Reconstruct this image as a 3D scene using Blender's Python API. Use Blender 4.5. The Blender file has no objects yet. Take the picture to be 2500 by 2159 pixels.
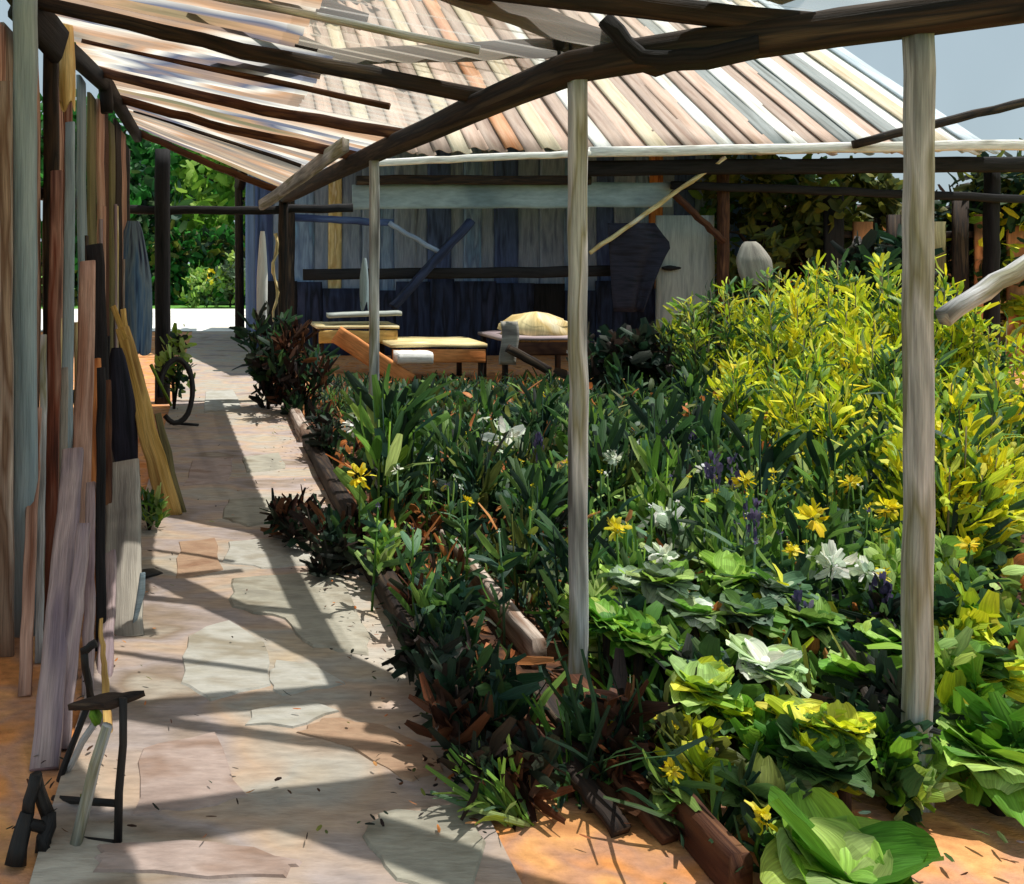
import bpy, math, random
from mathutils import Vector, Matrix, noise as mnoise
R = math.radians
rnd = random.Random(11)
scene = bpy.context.scene
col = scene.collection

# ------------------------------------------------------------------ camera
EYE = 1.5; F = 2000.0; VX, VY = 520.0, 640.0     # level camera, lens shifted, looking along +Y
cd = bpy.data.cameras.new('camera')
cam = bpy.data.objects.new('camera', cd); col.objects.link(cam)
cam.location = (0, 0, EYE); cam.rotation_euler = (R(90), 0, 0)
cd.sensor_width = 36; cd.lens = 36 * F / 2500
cd.shift_x = (1250 - VX) / 2500; cd.shift_y = -(1079.5 - VY) / 2500
cd.clip_start = .05; cd.clip_end = 2000
scene.camera = cam

# ------------------------------------------------------------------ light
SUN_EL, SUN_AZ = 71.0, 4.0          # azimuth measured from +X towards +Y
wd = bpy.data.worlds.new('World'); scene.world = wd; wd.use_nodes = True
nt = wd.node_tree; nt.nodes.clear()
wo = nt.nodes.new('ShaderNodeOutputWorld'); bg = nt.nodes.new('ShaderNodeBackground')
sky = nt.nodes.new('ShaderNodeTexSky'); sky.sky_type = 'NISHITA'; sky.sun_disc = False
sky.sun_elevation = R(SUN_EL); sky.sun_rotation = R(90 - SUN_AZ); sky.air_density = 1.0; sky.dust_density = 2.5
bg.inputs['Strength'].default_value = .05
tcw = nt.nodes.new('ShaderNodeTexCoord'); cn = nt.nodes.new('ShaderNodeTexNoise'); cn.inputs['Scale'].default_value = 2.5; cn.inputs['Detail'].default_value = 6; cn.inputs['Distortion'].default_value = .6
nt.links.new(tcw.outputs['Generated'], cn.inputs['Vector'])
cr_ = nt.nodes.new('ShaderNodeMapRange'); cr_.inputs['From Min'].default_value = .3; cr_.inputs['From Max'].default_value = .75; cr_.inputs['To Min'].default_value = .6; cr_.inputs['To Max'].default_value = .95; nt.links.new(cn.outputs[0], cr_.inputs['Value'])
cm = nt.nodes.new('ShaderNodeMixRGB'); cm.inputs['Color2'].default_value = (9.4, 11.8, 13.0, 1); nt.links.new(cr_.outputs[0], cm.inputs['Fac']); nt.links.new(sky.outputs[0], cm.inputs['Color1'])
nt.links.new(cm.outputs[0], bg.inputs['Color']); nt.links.new(bg.outputs[0], wo.inputs[0])
sl = bpy.data.lights.new('sun', 'SUN'); sl.energy = 4.9; sl.angle = R(.5); sl.color = (1, .96, .89)
so = bpy.data.objects.new('sun', sl); col.objects.link(so)
sd = Vector((math.cos(R(SUN_EL)) * math.cos(R(SUN_AZ)), math.cos(R(SUN_EL)) * math.sin(R(SUN_AZ)), math.sin(R(SUN_EL))))
so.rotation_euler = sd.to_track_quat('Z', 'Y').to_euler(); so.location = (6, 2, 9)
vs = scene.view_settings; vs.view_transform = 'Standard'; vs.look = 'None'; vs.exposure = .22; vs.gamma = 1

# ------------------------------------------------------------------ helpers
def V(*a): return Vector(a)
def W(px, py, Y): return V((px - VX) * Y / F, Y, EYE + (VY - py) * Y / F)
def G(px, py):
    Y = EYE * F / (py - VY); return V((px - VX) * Y / F, Y, 0)
def lin(r, g, b):
    def f(x):
        x /= 255; return x / 12.92 if x <= .04045 else ((x + .055) / 1.055) ** 2.4
    return (f(r), f(g), f(b))
def jit(c, s=.18):
    k = 1 + rnd.uniform(-s, s); return tuple(max(0, min(1, x * k * (1 + rnd.uniform(-.08, .08)))) for x in c)
def pick(pal): return jit(rnd.choice(pal))

class MB:
    def __init__(s): s.v = []; s.f = []; s.uv = []; s.c = []
    def face(s, idx, uvs=None, c=(1, 1, 1)):
        s.f.append(idx); s.uv.append(uvs or [(0, 0)] * len(idx)); s.c.append(c)
    def build(s, name, mat, parent=None, smooth=True, origin=None):
        me = bpy.data.meshes.new(name)
        o0 = Vector(origin) if origin is not None else Vector((0, 0, 0))
        me.from_pydata([tuple(p - o0) for p in s.v], [], s.f)
        u = []; c = []
        for uvs, cc in zip(s.uv, s.c):
            for q in uvs: u.extend(q); c.extend((cc[0], cc[1], cc[2], 1))
        me.uv_layers.new(name='UVMap'); me.uv_layers['UVMap'].data.foreach_set('uv', u)
        me.color_attributes.new('Col', 'FLOAT_COLOR', 'CORNER'); me.color_attributes['Col'].data.foreach_set('color', c)
        me.materials.append(mat)
        if smooth: me.polygons.foreach_set('use_smooth', [True] * len(me.polygons))
        me.update()
        ob = bpy.data.objects.new(name, me); col.objects.link(ob); ob.location = o0
        if parent is not None:
            ob.parent = parent; ob.location = o0 - parent.location if origin is not None else -parent.location
        return ob

def tag(o, label=None, cat=None, group=None, kind=None):
    if label: o['label'] = label
    if cat: o['category'] = cat
    if group: o['group'] = group
    if kind: o['kind'] = kind
    return o
def thing(name, label, cat, loc=(0, 0, 0), group=None):
    o = bpy.data.objects.new(name, None); col.objects.link(o); o.location = loc; o.empty_display_size = .1
    return tag(o, label, cat, group)
def dup(root, loc, rz, sc, label=None, group=None):
    r = root.copy(); col.objects.link(r); r.location = loc; r.rotation_euler = (0, 0, rz); r.scale = (sc, sc, sc)
    if label: r['label'] = label
    if group: r['group'] = group
    for ch in list(root.children):
        k = ch.copy(); col.objects.link(k); k.parent = r
        for g in list(ch.children):
            d = g.copy(); col.objects.link(d); d.parent = k
    return r

def frame(d, up=(0, 0, 1)):
    d = d.normalized(); u = Vector(up)
    if abs(d.dot(u)) > .98: u = Vector((0, 1, 0))
    s = d.cross(u).normalized(); return s, s.cross(d).normalized()

def timber(mb, pts, w, t, up=(0, 0, 1), sub=5, j=.0022, taper=1.0, c=(1, 1, 1), ch=.14):
    """rough timber along a polyline: chamfered, slightly uneven section, capped"""
    P = [Vector(p) for p in pts]; L = []
    for a, b in zip(P[:-1], P[1:]):
        for k in range(sub): L.append(a.lerp(b, k / sub))
    L.append(P[-1]); n = len(L); off = rnd.uniform(0, 50); base = len(mb.v); dist = 0; us = []
    prof = [(-.5, -.5 + ch), (-.5 + ch, -.5), (.5 - ch, -.5), (.5, -.5 + ch), (.5, .5 - ch), (.5 - ch, .5), (-.5 + ch, .5), (-.5, .5 - ch)]
    for i in range(n):
        d = (L[min(i + 1, n - 1)] - L[max(i - 1, 0)]); s, u = frame(d, up)
        if i: dist += (L[i] - L[i - 1]).length
        us.append(dist); k = 1 + (taper - 1) * i / (n - 1)
        ow = s * rnd.uniform(-j, j) + u * rnd.uniform(-j, j)
        for a, b in prof:
            mb.v.append(L[i] + ow + s * (a * w * k + rnd.uniform(-j, j) * .5) + u * (b * t * k + rnd.uniform(-j, j) * .5))
    vv = [0, .14, .86, 1, 1.86, 2, 2.86, 3, 3.86]
    for i in range(n - 1):
        for q in range(8):
            a = base + i * 8 + q; b = base + i * 8 + (q + 1) % 8
            mb.face([a, b, b + 8, a + 8], [(us[i], vv[q] * w + off), (us[i], vv[q + 1] * w + off), (us[i + 1], vv[q + 1] * w + off), (us[i + 1], vv[q] * w + off)], c)
    mb.face([base + q for q in range(8)][::-1], [(off, off + q * .01) for q in range(8)], c)
    e = base + (n - 1) * 8; mb.face([e + q for q in range(8)], [(off, off + q * .01) for q in range(8)], c)
    return mb

def tube(mb, pts, r0, r1=None, n=7, j=.0, c=(1, 1, 1)):
    P = [Vector(p) for p in pts]; r1 = r0 if r1 is None else r1; base = len(mb.v); N = len(P); dist = 0; us = []; off = rnd.uniform(0, 9)
    for i in range(N):
        d = P[min(i + 1, N - 1)] - P[max(i - 1, 0)]; s, u = frame(d)
        if i: dist += (P[i] - P[i - 1]).length
        us.append(dist); r = r0 + (r1 - r0) * i / max(1, N - 1)
        for q in range(n):
            a = 2 * math.pi * q / n; rr = r * (1 + rnd.uniform(-j, j))
            mb.v.append(P[i] + s * math.cos(a) * rr + u * math.sin(a) * rr)
    for i in range(N - 1):
        for q in range(n):
            a = base + i * n + q; b = base + i * n + (q + 1) % n
            va, vb = q * r0 * .9 + off, (q + 1) * r0 * .9 + off
            mb.face([a, b, b + n, a + n], [(us[i], va), (us[i], vb), (us[i + 1], vb), (us[i + 1], va)], c)
    mb.face([base + q for q in range(n)][::-1], None, c); mb.face([base + (N - 1) * n + q for q in range(n)], None, c)
    return mb

def leaf(mb, p, d, L, Wd, c, bend=.3, seg=3, nrm=None, tip=.25):
    d = Vector(d).normalized()
    if nrm is None: nrm = Vector((rnd.gauss(0, 1), rnd.gauss(0, 1), rnd.gauss(0, .6)))
    s = d.cross(nrm)
    if s.length < 1e-3: s = d.cross(Vector((1, .3, .2)))
    s.normalize(); nn = s.cross(d).normalized(); base = len(mb.v); off = rnd.uniform(0, 9); p = Vector(p)
    for i in range(seg + 1):
        t = i / seg; w = Wd * .5 * (math.sin(math.pi * min(.97, t * (1 - tip) + .12)) ** .7)
        q = p + d * (L * t) - nn * (bend * L * t * t)
        mb.v.append(q - s * w); mb.v.append(q + nn * w * .35); mb.v.append(q + s * w)
    for i in range(seg):
        a = base + i * 3; u0, u1 = L * i / seg + off, L * (i + 1) / seg + off
        mb.face([a, a + 1, a + 4, a + 3], [(u0, 0), (u0, Wd / 2), (u1, Wd / 2), (u1, 0)], c)
        mb.face([a + 1, a + 2, a + 5, a + 4], [(u0, Wd / 2), (u0, Wd), (u1, Wd), (u1, Wd / 2)], c)

def grid(mb, fn, nu, nv, su=1, sv=1, c=(1, 1, 1), back=0):
    base = len(mb.v); off = rnd.uniform(0, 9)
    for i in range(nu + 1):
        for k in range(nv + 1): mb.v.append(Vector(fn(i / nu, k / nv)))
    for i in range(nu):
        for k in range(nv):
            a = base + i * (nv + 1) + k
            mb.face([a, a + nv + 1, a + nv + 2, a + 1], [(i / nu * su + off, k / nv * sv), ((i + 1) / nu * su + off, k / nv * sv), ((i + 1) / nu * su + off, (k + 1) / nv * sv), (i / nu * su + off, (k + 1) / nv * sv)], c)
    return mb

def solid(o, t=.01):
    m = o.modifiers.new('thickness', 'SOLIDIFY'); m.thickness = t; m.offset = 0; return o

def blob(mb, c0, rx, ry, rz, k=.2, n=9, m=12, fr=1.6, c=(1, 1, 1)):
    base = len(mb.v); sd_ = Vector((rnd.uniform(0, 99),) * 3); c0 = Vector(c0)
    for i in range(n + 1):
        th = math.pi * i / n
        for q in range(m):
            ph = 2 * math.pi * q / m; d = Vector((math.sin(th) * math.cos(ph), math.sin(th) * math.sin(ph), math.cos(th)))
            r = 1 + k * mnoise.noise(d * fr + sd_); mb.v.append(c0 + Vector((d.x * rx * r, d.y * ry * r, d.z * rz * r)))
    for i in range(n):
        for q in range(m):
            a = base + i * m + q; b = base + i * m + (q + 1) % m
            mb.face([a, a + m, b + m, b], [(i * .03, q * .03), ((i + 1) * .03, q * .03), ((i + 1) * .03, (q + 1) * .03), (i * .03, (q + 1) * .03)], c)
    return mb

# ------------------------------------------------------------------ materials
def ramp(nt, cols, lo=.32, hi=.68, interp='LINEAR'):
    r = nt.nodes.new('ShaderNodeValToRGB'); cr = r.color_ramp; cr.interpolation = interp
    n = len(cols)
    while len(cr.elements) < n: cr.elements.new(.5)
    for i, cc in enumerate(cols):
        cr.elements[i].position = lo + (hi - lo) * i / max(1, n - 1); cr.elements[i].color = (*cc, 1)
    return r
def math_n(nt, op, a, b):
    m = nt.nodes.new('ShaderNodeMath'); m.operation = op
    for i, x in enumerate((a, b)):
        if hasattr(x, 'links') or hasattr(x, 'is_linked'): nt.links.new(x, m.inputs[i])
        else: m.inputs[i].default_value = x
    return m.outputs[0]
def brush(name, cols, su=2., sv=14., coord='UV', rough=.75, bump=.5, bris=(6, 160), bamt=.35, trans=0., lo=.32, hi=.68, dist=.22, scale3=None, bscale3=None, spec=.25, clear=0.):
    """paint-like surface: broad strokes of a few colours plus fine bristle streaks"""
    m = bpy.data.materials.new(name); m.use_nodes = True; nt = m.node_tree; nt.nodes.clear()
    L = nt.links.new; out = nt.nodes.new('ShaderNodeOutputMaterial'); bs = nt.nodes.new('ShaderNodeBsdfPrincipled')
    tc = nt.nodes.new('ShaderNodeTexCoord'); oi = nt.nodes.new('ShaderNodeObjectInfo')
    def mp(sc):
        q = nt.nodes.new('ShaderNodeMapping'); q.inputs['Scale'].default_value = sc
        L(tc.outputs['UV' if coord == 'UV' else 'Object'], q.inputs['Vector'])
        cb = nt.nodes.new('ShaderNodeCombineXYZ'); rr = math_n(nt, 'MULTIPLY', oi.outputs['Random'], 37.)
        for i in range(3): L(rr, cb.inputs[i])
        L(cb.outputs[0], q.inputs['Location']); return q.outputs[0]
    n1 = nt.nodes.new('ShaderNodeTexNoise'); n1.inputs['Scale'].default_value = 1; n1.inputs['Detail'].default_value = 2.5
    n1.inputs['Distortion'].default_value = dist; L(mp(scale3 or (su, sv, 1)), n1.inputs['Vector'])
    n2 = nt.nodes.new('ShaderNodeTexNoise'); n2.inputs['Scale'].default_value = 1; n2.inputs['Detail'].default_value = 4; n2.inputs['Roughness'].default_value = .62
    L(mp(bscale3 or (bris[0], bris[1], 1)), n2.inputs['Vector'])
    r = ramp(nt, cols, lo, hi); L(n1.outputs[0], r.inputs[0])
    k = math_n(nt, 'MULTIPLY', math_n(nt, 'SUBTRACT', n2.outputs[0], .5), bamt * 4)
    k = math_n(nt, 'ADD', k, 1.0)
    mx = nt.nodes.new('ShaderNodeVectorMath'); mx.operation = 'SCALE'; L(r.outputs[0], mx.inputs[0]); L(k, mx.inputs['Scale'])
    L(mx.outputs[0], bs.inputs['Base Color']); bs.inputs['Roughness'].default_value = rough; bs.inputs['Specular IOR Level'].default_value = spec
    if bump:
        b = nt.nodes.new('ShaderNodeBump'); b.inputs['Strength'].default_value = bump; b.inputs['Distance'].default_value = .01
        L(n2.outputs[0], b.inputs['Height']); L(b.outputs[0], bs.inputs['Normal'])
    if trans:
        t = nt.nodes.new('ShaderNodeBsdfTranslucent'); L(mx.outputs[0], t.inputs['Color']); ms = nt.nodes.new('ShaderNodeMixShader')
        ms.inputs[0].default_value = trans; L(bs.outputs[0], ms.inputs[1]); L(t.outputs[0], ms.inputs[2]); 
        if clear:
            tp = nt.nodes.new('ShaderNodeBsdfTransparent'); tp.inputs[0].default_value = (1, 1, .98, 1); m2 = nt.nodes.new('ShaderNodeMixShader'); m2.inputs[0].default_value = clear
            L(ms.outputs[0], m2.inputs[1]); L(tp.outputs[0], m2.inputs[2]); L(m2.outputs[0], out.inputs[0])
        else: L(ms.outputs[0], out.inputs[0])
    else: L(bs.outputs[0], out.inputs[0])
    return m
def foliage(name, trans=.38, rough=.55):
    m = bpy.data.materials.new(name); m.use_nodes = True; nt = m.node_tree; nt.nodes.clear(); L = nt.links.new
    out = nt.nodes.new('ShaderNodeOutputMaterial'); bs = nt.nodes.new('ShaderNodeBsdfPrincipled')
    at = nt.nodes.new('ShaderNodeAttribute'); at.attribute_name = 'Col'
    tc = nt.nodes.new('ShaderNodeTexCoord'); mp = nt.nodes.new('ShaderNodeMapping'); mp.inputs['Scale'].default_value = (14, 170, 1); L(tc.outputs['UV'], mp.inputs['Vector'])
    n = nt.nodes.new('ShaderNodeTexNoise'); n.inputs['Scale'].default_value = 1; n.inputs['Detail'].default_value = 2; L(mp.outputs[0], n.inputs['Vector'])
    k = math_n(nt, 'ADD', math_n(nt, 'MULTIPLY', n.outputs[0], 1.3), .35)
    mx = nt.nodes.new('ShaderNodeVectorMath'); mx.operation = 'SCALE'; L(at.outputs['Color'], mx.inputs[0]); L(k, mx.inputs['Scale'])
    L(mx.outputs[0], bs.inputs['Base Color']); bs.inputs['Roughness'].default_value = rough; bs.inputs['Specular IOR Level'].default_value = .3
    b = nt.nodes.new('ShaderNodeBump'); b.inputs['Strength'].default_value = .5; b.inputs['Distance'].default_value = .006; L(n.outputs[0], b.inputs['Height']); L(b.outputs[0], bs.inputs['Normal'])
    t = nt.nodes.new('ShaderNodeBsdfTranslucent'); L(mx.outputs[0], t.inputs['Color']); ms = nt.nodes.new('ShaderNodeMixShader'); ms.inputs[0].default_value = trans
    L(bs.outputs[0], ms.inputs[1]); L(t.outputs[0], ms.inputs[2]); L(ms.outputs[0], out.inputs[0]); return m

FOL = foliage('leaf_paint'); PET = foliage('petal_paint', .35, .6)
M = {}
M['dark'] = brush('dark_timber', [lin(22, 20, 20), lin(58, 44, 34), lin(30, 26, 26), lin(80, 66, 52)], 1.6, 16)
M['black'] = brush('black_timber', [lin(14, 14, 16), lin(34, 32, 34), lin(18, 16, 18)], 2, 20)
M['brown'] = brush('brown_timber', [lin(50, 28, 18), lin(96, 62, 40), lin(64, 36, 26), lin(128, 88, 60)], 1.5, 14)
M['red'] = brush('red_brown_timber', [lin(60, 28, 20), lin(110, 58, 40), lin(150, 112, 96), lin(70, 36, 30)], 1.2, 14)
M['orange'] = brush('orange_timber', [lin(196, 118, 62), lin(214, 142, 84), lin(150, 84, 44)], 1.2, 12)
M['ochre'] = brush('ochre_timber', [lin(158, 118, 56), lin(196, 156, 82), lin(214, 178, 108), lin(150, 112, 60)], 1.4, 14)
M['cream'] = brush('cream_timber', [lin(206, 186, 132), lin(226, 208, 156), lin(190, 162, 104), lin(236, 226, 196)], 2, 10)
M['white'] = brush('white_paint', [lin(228, 226, 218), lin(244, 242, 236), lin(200, 196, 186)], 2, 14)
M['post'] = brush('weathered_white_post', [lin(96, 96, 96), lin(150, 152, 152), lin(190, 190, 190), lin(138, 136, 112), lin(168, 172, 168)], 1.5, 13, bamt=.45)
M['bluegrey'] = brush('blue_grey_paint', [lin(118, 138, 148), lin(156, 174, 182), lin(138, 156, 164)], .8, 12, bamt=.22)
M['grey'] = brush('grey_board', [lin(130, 126, 118), lin(166, 160, 148), lin(118, 112, 106)], 1.4, 9, bamt=.3)
M['palegrey'] = brush('pale_grey_green_board', [lin(140, 146, 142), lin(170, 174, 166), lin(126, 132, 130)], 1, 8, bamt=.25)
M['mauve'] = brush('mauve_board', [lin(138, 118, 124), lin(170, 152, 150), lin(116, 102, 114)], 1.4, 10)
M['pink'] = brush('pinkish_board', [lin(166, 120, 98), lin(196, 160, 142), lin(120, 76, 56)], 1.2, 12)
M['olive'] = brush('olive_board', [lin(92, 88, 56), lin(128, 120, 82), lin(70, 64, 44)], 1.2, 14)
M['blue'] = brush('blue_boards', [lin(116, 144, 184), lin(142, 168, 200), lin(102, 124, 160), lin(122, 162, 202)], 1.2, 8)
M['navy'] = brush('navy_boards', [lin(56, 68, 108), lin(84, 104, 148), lin(46, 56, 84)], 1.2, 9)
M['slate'] = brush('slate_boards', [lin(120, 138, 164), lin(146, 160, 182), lin(100, 114, 140)], 1.2, 9)
M['plank'] = brush('pale_brown_plank', [lin(130, 106, 90), lin(186, 172, 160), lin(108, 84, 68), lin(160, 140, 122)], 1.5, 14)
M['deep'] = brush('deep_navy_boards', [lin(30, 36, 58), lin(50, 60, 88), lin(24, 28, 42), lin(60, 66, 92)], 1.0, 6)
M['cloth_blue'] = brush('blue_cloth', [lin(40, 56, 92), lin(84, 116, 150), lin(120, 138, 152), lin(36, 42, 70)], 1.5, 14)
M['cloth_dark'] = brush('dark_cloth', [lin(22, 24, 34), lin(44, 44, 58), lin(30, 26, 34)], 2, 16)
M['cloth_white'] = brush('white_cloth', [lin(226, 224, 218), lin(246, 244, 240)], 2, 16, bamt=.15)
M['cloth_cream'] = brush('cream_cloth', [lin(206, 172, 100), lin(228, 204, 146), lin(190, 150, 84)], 2, 14)
M['metal'] = brush('black_metal', [lin(24, 24, 26), lin(44, 42, 40)], 4, 30, rough=.5)
M['terracotta'] = brush('clay_wall_render', [lin(196, 122, 72), lin(214, 146, 96), lin(120, 84, 54), lin(170, 104, 60)], coord='Object', scale3=(1.2, 1.2, .9), bscale3=(16, 16, 3))
# translucent roofing
M['roof_clear'] = brush('clear_roof_sheet', [lin(150, 144, 140), lin(226, 204, 178), lin(176, 170, 166), lin(232, 198, 164), lin(255, 252, 246), lin(140, 146, 158), lin(222, 190, 156)], .3, 2.6, bamt=.2, bump=.3, trans=.5, lo=.3, hi=.7, bris=(2, 70), rough=.6, clear=.55)
M['roof_dull'] = brush('dull_roof_sheet', [lin(112, 108, 102), lin(190, 168, 146), lin(136, 132, 128), lin(192, 154, 124), lin(236, 232, 222), lin(98, 106, 128), lin(180, 148, 118), lin(128, 124, 98)], .3, 1.9, bamt=.25, bump=.35, trans=.62, lo=.3, hi=.7, bris=(2, 70), rough=.6, clear=.03)
M['roof_film'] = brush('clear_roof_film', [lin(216, 206, 196), lin(238, 226, 208), lin(204, 198, 194), lin(250, 248, 242), lin(232, 210, 186)], .3, 1.9, bamt=.15, bump=.2, trans=.5, lo=.3, hi=.7, bris=(2, 70), rough=.5, clear=.74)

# ------------------------------------------------------------------ ground
def ground_sheet(name, x0, x1, y0, y1, nx, ny, mat, z=0., amp=.0, fr=1.):
    mb = MB()
    grid(mb, lambda u, v: (x0 + (x1 - x0) * u, y0 + (y1 - y0) * v, z + amp * mnoise.noise(Vector((u * nx * fr * .3, v * ny * fr * .3, 3)))), nx, ny, x1 - x0, y1 - y0)
    return tag(mb.build(name, mat), kind='structure')
M['earth'] = brush('orange_earth', [lin(178, 114, 66), lin(208, 140, 82), lin(180, 134, 106), lin(212, 154, 98), lin(162, 108, 68)], coord='Object', scale3=(3.5, 3.5, 1), bscale3=(22, 40, 1), rough=.95, bump=.8, bamt=.25)
M['path'] = brush('trodden_path', [lin(144, 134, 120), lin(172, 156, 134), lin(162, 156, 146), lin(174, 152, 132), lin(158, 146, 142), lin(134, 118, 102), lin(176, 170, 158)], coord='Object', scale3=(1.5, 2.8, 1), bscale3=(11, 46, 1), rough=.95, bump=.8, lo=.25, hi=.75, bamt=.25)
M['paving'] = brush('pale_paving', [lin(226, 222, 212), lin(240, 238, 232), lin(206, 198, 184)], coord='Object', scale3=(.5, 1.4, 1), bscale3=(4, 20, 1), rough=.9, bump=.2, bamt=.1)
M['lawn'] = brush('lawn', [lin(60, 116, 44), lin(104, 150, 60), lin(70, 128, 56), lin(150, 176, 74)], coord='Object', scale3=(.4, 1.2, 1), bscale3=(6, 30, 1), rough=.95, bump=.3)
M['soil'] = brush('dark_soil', [lin(64, 42, 30), lin(96, 62, 40), lin(44, 32, 26), lin(150, 96, 58)], coord='Object', scale3=(4, 4, 1), bscale3=(30, 30, 1), rough=1, bump=1.0)
ground_sheet('ground', -400, 400, -60, 700, 4, 4, M['lawn'], z=-.03)
ground_sheet('earth_yard', -6, 14, -2, 17.8, 80, 80, M['earth'], z=-.004, amp=.006)
ground_sheet('path', -.44, .74, .2, 17.8, 20, 160, M['path'], z=.012, amp=.006, fr=2)
ground_sheet('terrace', -7, 5, 17.6, 26, 20, 10, M['paving'], z=.014)
ground_sheet('garden_soil', 1.2, 9.5, 2.55, 10.2, 40, 40, M['soil'], z=.02, amp=.02)
ground_sheet('border_soil', .76, 1.18, 2.5, 9.4, 6, 60, M['soil'], z=.02, amp=.02)

# flagstones set in the path: pixel outlines laid flat on the ground
FM = [brush('flagstone_grey', [lin(138, 134, 122), lin(158, 154, 140), lin(124, 116, 100)], coord='Object', scale3=(4, 8, 1), bscale3=(20, 80, 1), bump=.5, bamt=.18),
      brush('flagstone_pale', [lin(158, 154, 142), lin(176, 174, 166), lin(146, 138, 122)], coord='Object', scale3=(4, 8, 1), bscale3=(20, 80, 1), bump=.5, bamt=.14),
      brush('flagstone_mauve', [lin(152, 134, 126), lin(168, 150, 142), lin(140, 116, 102)], coord='Object', scale3=(4, 8, 1), bscale3=(20, 80, 1), bump=.5, bamt=.18),
      brush('flagstone_brown', [lin(150, 120, 98), lin(166, 138, 114), lin(138, 106, 84)], coord='Object', scale3=(4, 8, 1), bscale3=(20, 80, 1), bump=.5, bamt=.18)]
flags = [
 ([(570, 1420), (820, 1400), (905, 1560), (900, 1610), (760, 1590), (690, 1520), (560, 1490)], 0, 'large grey flagstone beside the dark log edging'),
 ([(455, 1560), (560, 1520), (650, 1580), (660, 1680), (520, 1720), (440, 1680)], 1, 'pale grey flagstone in the middle of the path, left of the white one'),
 ([(670, 1625), (760, 1630), (850, 1680), (680, 1705), (655, 1660)], 1, 'small white wedge-shaped flagstone by the shadow crossing'),
 ([(790, 1760), (930, 1780), (1060, 1850), (1080, 1900), (980, 1920), (850, 1830), (720, 1800)], 3, 'long brown flagstone pointing at the bed edge'),
 ([(340, 1840), (520, 1800), (600, 1960), (470, 1990), (330, 2000)], 2, 'mauve flagstone beside the folding stool'),
 ([(930, 2000), (1120, 1980), (1190, 2060), (1150, 2240), (960, 2160), (880, 2060)], 0, 'grey flagstone at the bottom, nearest the cabbages'),
 ([(240, 2085), (520, 2070), (730, 2110), (700, 2160), (430, 2150), (230, 2140)], 2, 'long mauve flagstone at the foot of the photo'),
 ([(560, 1330), (700, 1320), (790, 1385), (640, 1395), (545, 1380)], 1, 'pale flagstone just past the diagonal shadow'),
 ([(560, 1225), (740, 1215), (770, 1280), (600, 1290), (540, 1270)], 0, 'olive grey flagstone halfway along the path'),
 ([(440, 1330), (530, 1320), (540, 1400), (430, 1420)], 3, 'brown flagstone at the left margin of the path'),
 ([(590, 1120), (680, 1110), (700, 1150), (600, 1160)], 0, 'small grey flagstone on the far part of the path'),
 ([(470, 1130), (570, 1120), (560, 1180), (450, 1190)], 2, 'mauve flagstone on the far part of the path'),
 ([(500, 960), (570, 955), (590, 1000), (500, 1010)], 1, 'pale flagstone farthest along the sunny path'),
 ([(620, 1740), (760, 1730), (830, 1745), (720, 1790), (600, 1780)], 1, 'pale flagstone below the shadow crossing'),
]
for pts, mi, lab in flags:
    mb = MB(); P = [G(*p) for p in pts]; Q = []
    for a, b in zip(P, P[1:] + P[:1]):
        for k in range(4): Q.append(a.lerp(b, k / 4) + V(rnd.uniform(-.012, .012), rnd.uniform(-.012, .012), 0))
    c0 = sum(Q, V(0, 0, 0)) / len(Q); n = len(Q)
    z = .017 + rnd.uniform(0, .004)
    mb.v.append(c0 + V(0, 0, z + .002))
    for q in Q: mb.v.append(c0 + (q - c0) * .965 + V(0, 0, z))
    for q in Q: mb.v.append(q + V(0, 0, z - .008))
    for q in Q: mb.v.append(q + V(0, 0, -.02))
    for i in range(n):
        k = (i + 1) % n
        mb.face([0, 1 + i, 1 + k]); mb.face([1 + i, 1 + n + i, 1 + n + k, 1 + k]); mb.face([1 + n + i, 1 + 2 * n + i, 1 + 2 * n + k, 1 + n + k])
    tag(mb.build('flagstone', FM[mi], smooth=False, origin=c0), lab, 'paving stone', 'flagstones in the path')

# ------------------------------------------------------------------ walkway shelter
RZ = 2.2
B = [V(3.6, .95, RZ), V(2.75, 1.6, RZ), V(1.95, 2.27, RZ), V(1.22, 2.75, RZ - .02), V(.98, 4.9, RZ - .02), V(.76, 8.8, RZ)]   # eave line, crooked
def eave(Y):
    for a, b in zip(B[:-1], B[1:]):
        if Y <= b.y: return a.lerp(b, (Y - a.y) / (b.y - a.y))
    return B[-1]
def wallx(Y): return -.97 if Y < 4.2 else (-.97 + .17 * min(1, (Y - 4.2) / 1.8))
def high(Y): return V(wallx(Y), Y, 2.82)
sh = thing('walkway_shelter', 'lean-to walkway shelter with translucent sloping roof, dark eave beam and whitewashed posts', 'shelter', (0, 5, 0))
raf = [(-.2, .95), (1.9, 1.6), (3.15, 2.45), (4.15, 3.5), (5.75, 4.55), (6.7, 5.5), (8.35, 8.7)]
def roofpt(i, u, v, lift=.07):       # ruled surface between rafters i and i+1
    (l0, r0), (l1, r1) = raf[i], raf[i + 1]
    a = high(l0 + (l1 - l0) * v); b = eave(r0 + (r1 - r0) * v); d = (b - a); b = b + V(d.x, d.y, d.z) * .06
    p = a.lerp(b, u); p.z += lift; return p
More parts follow.
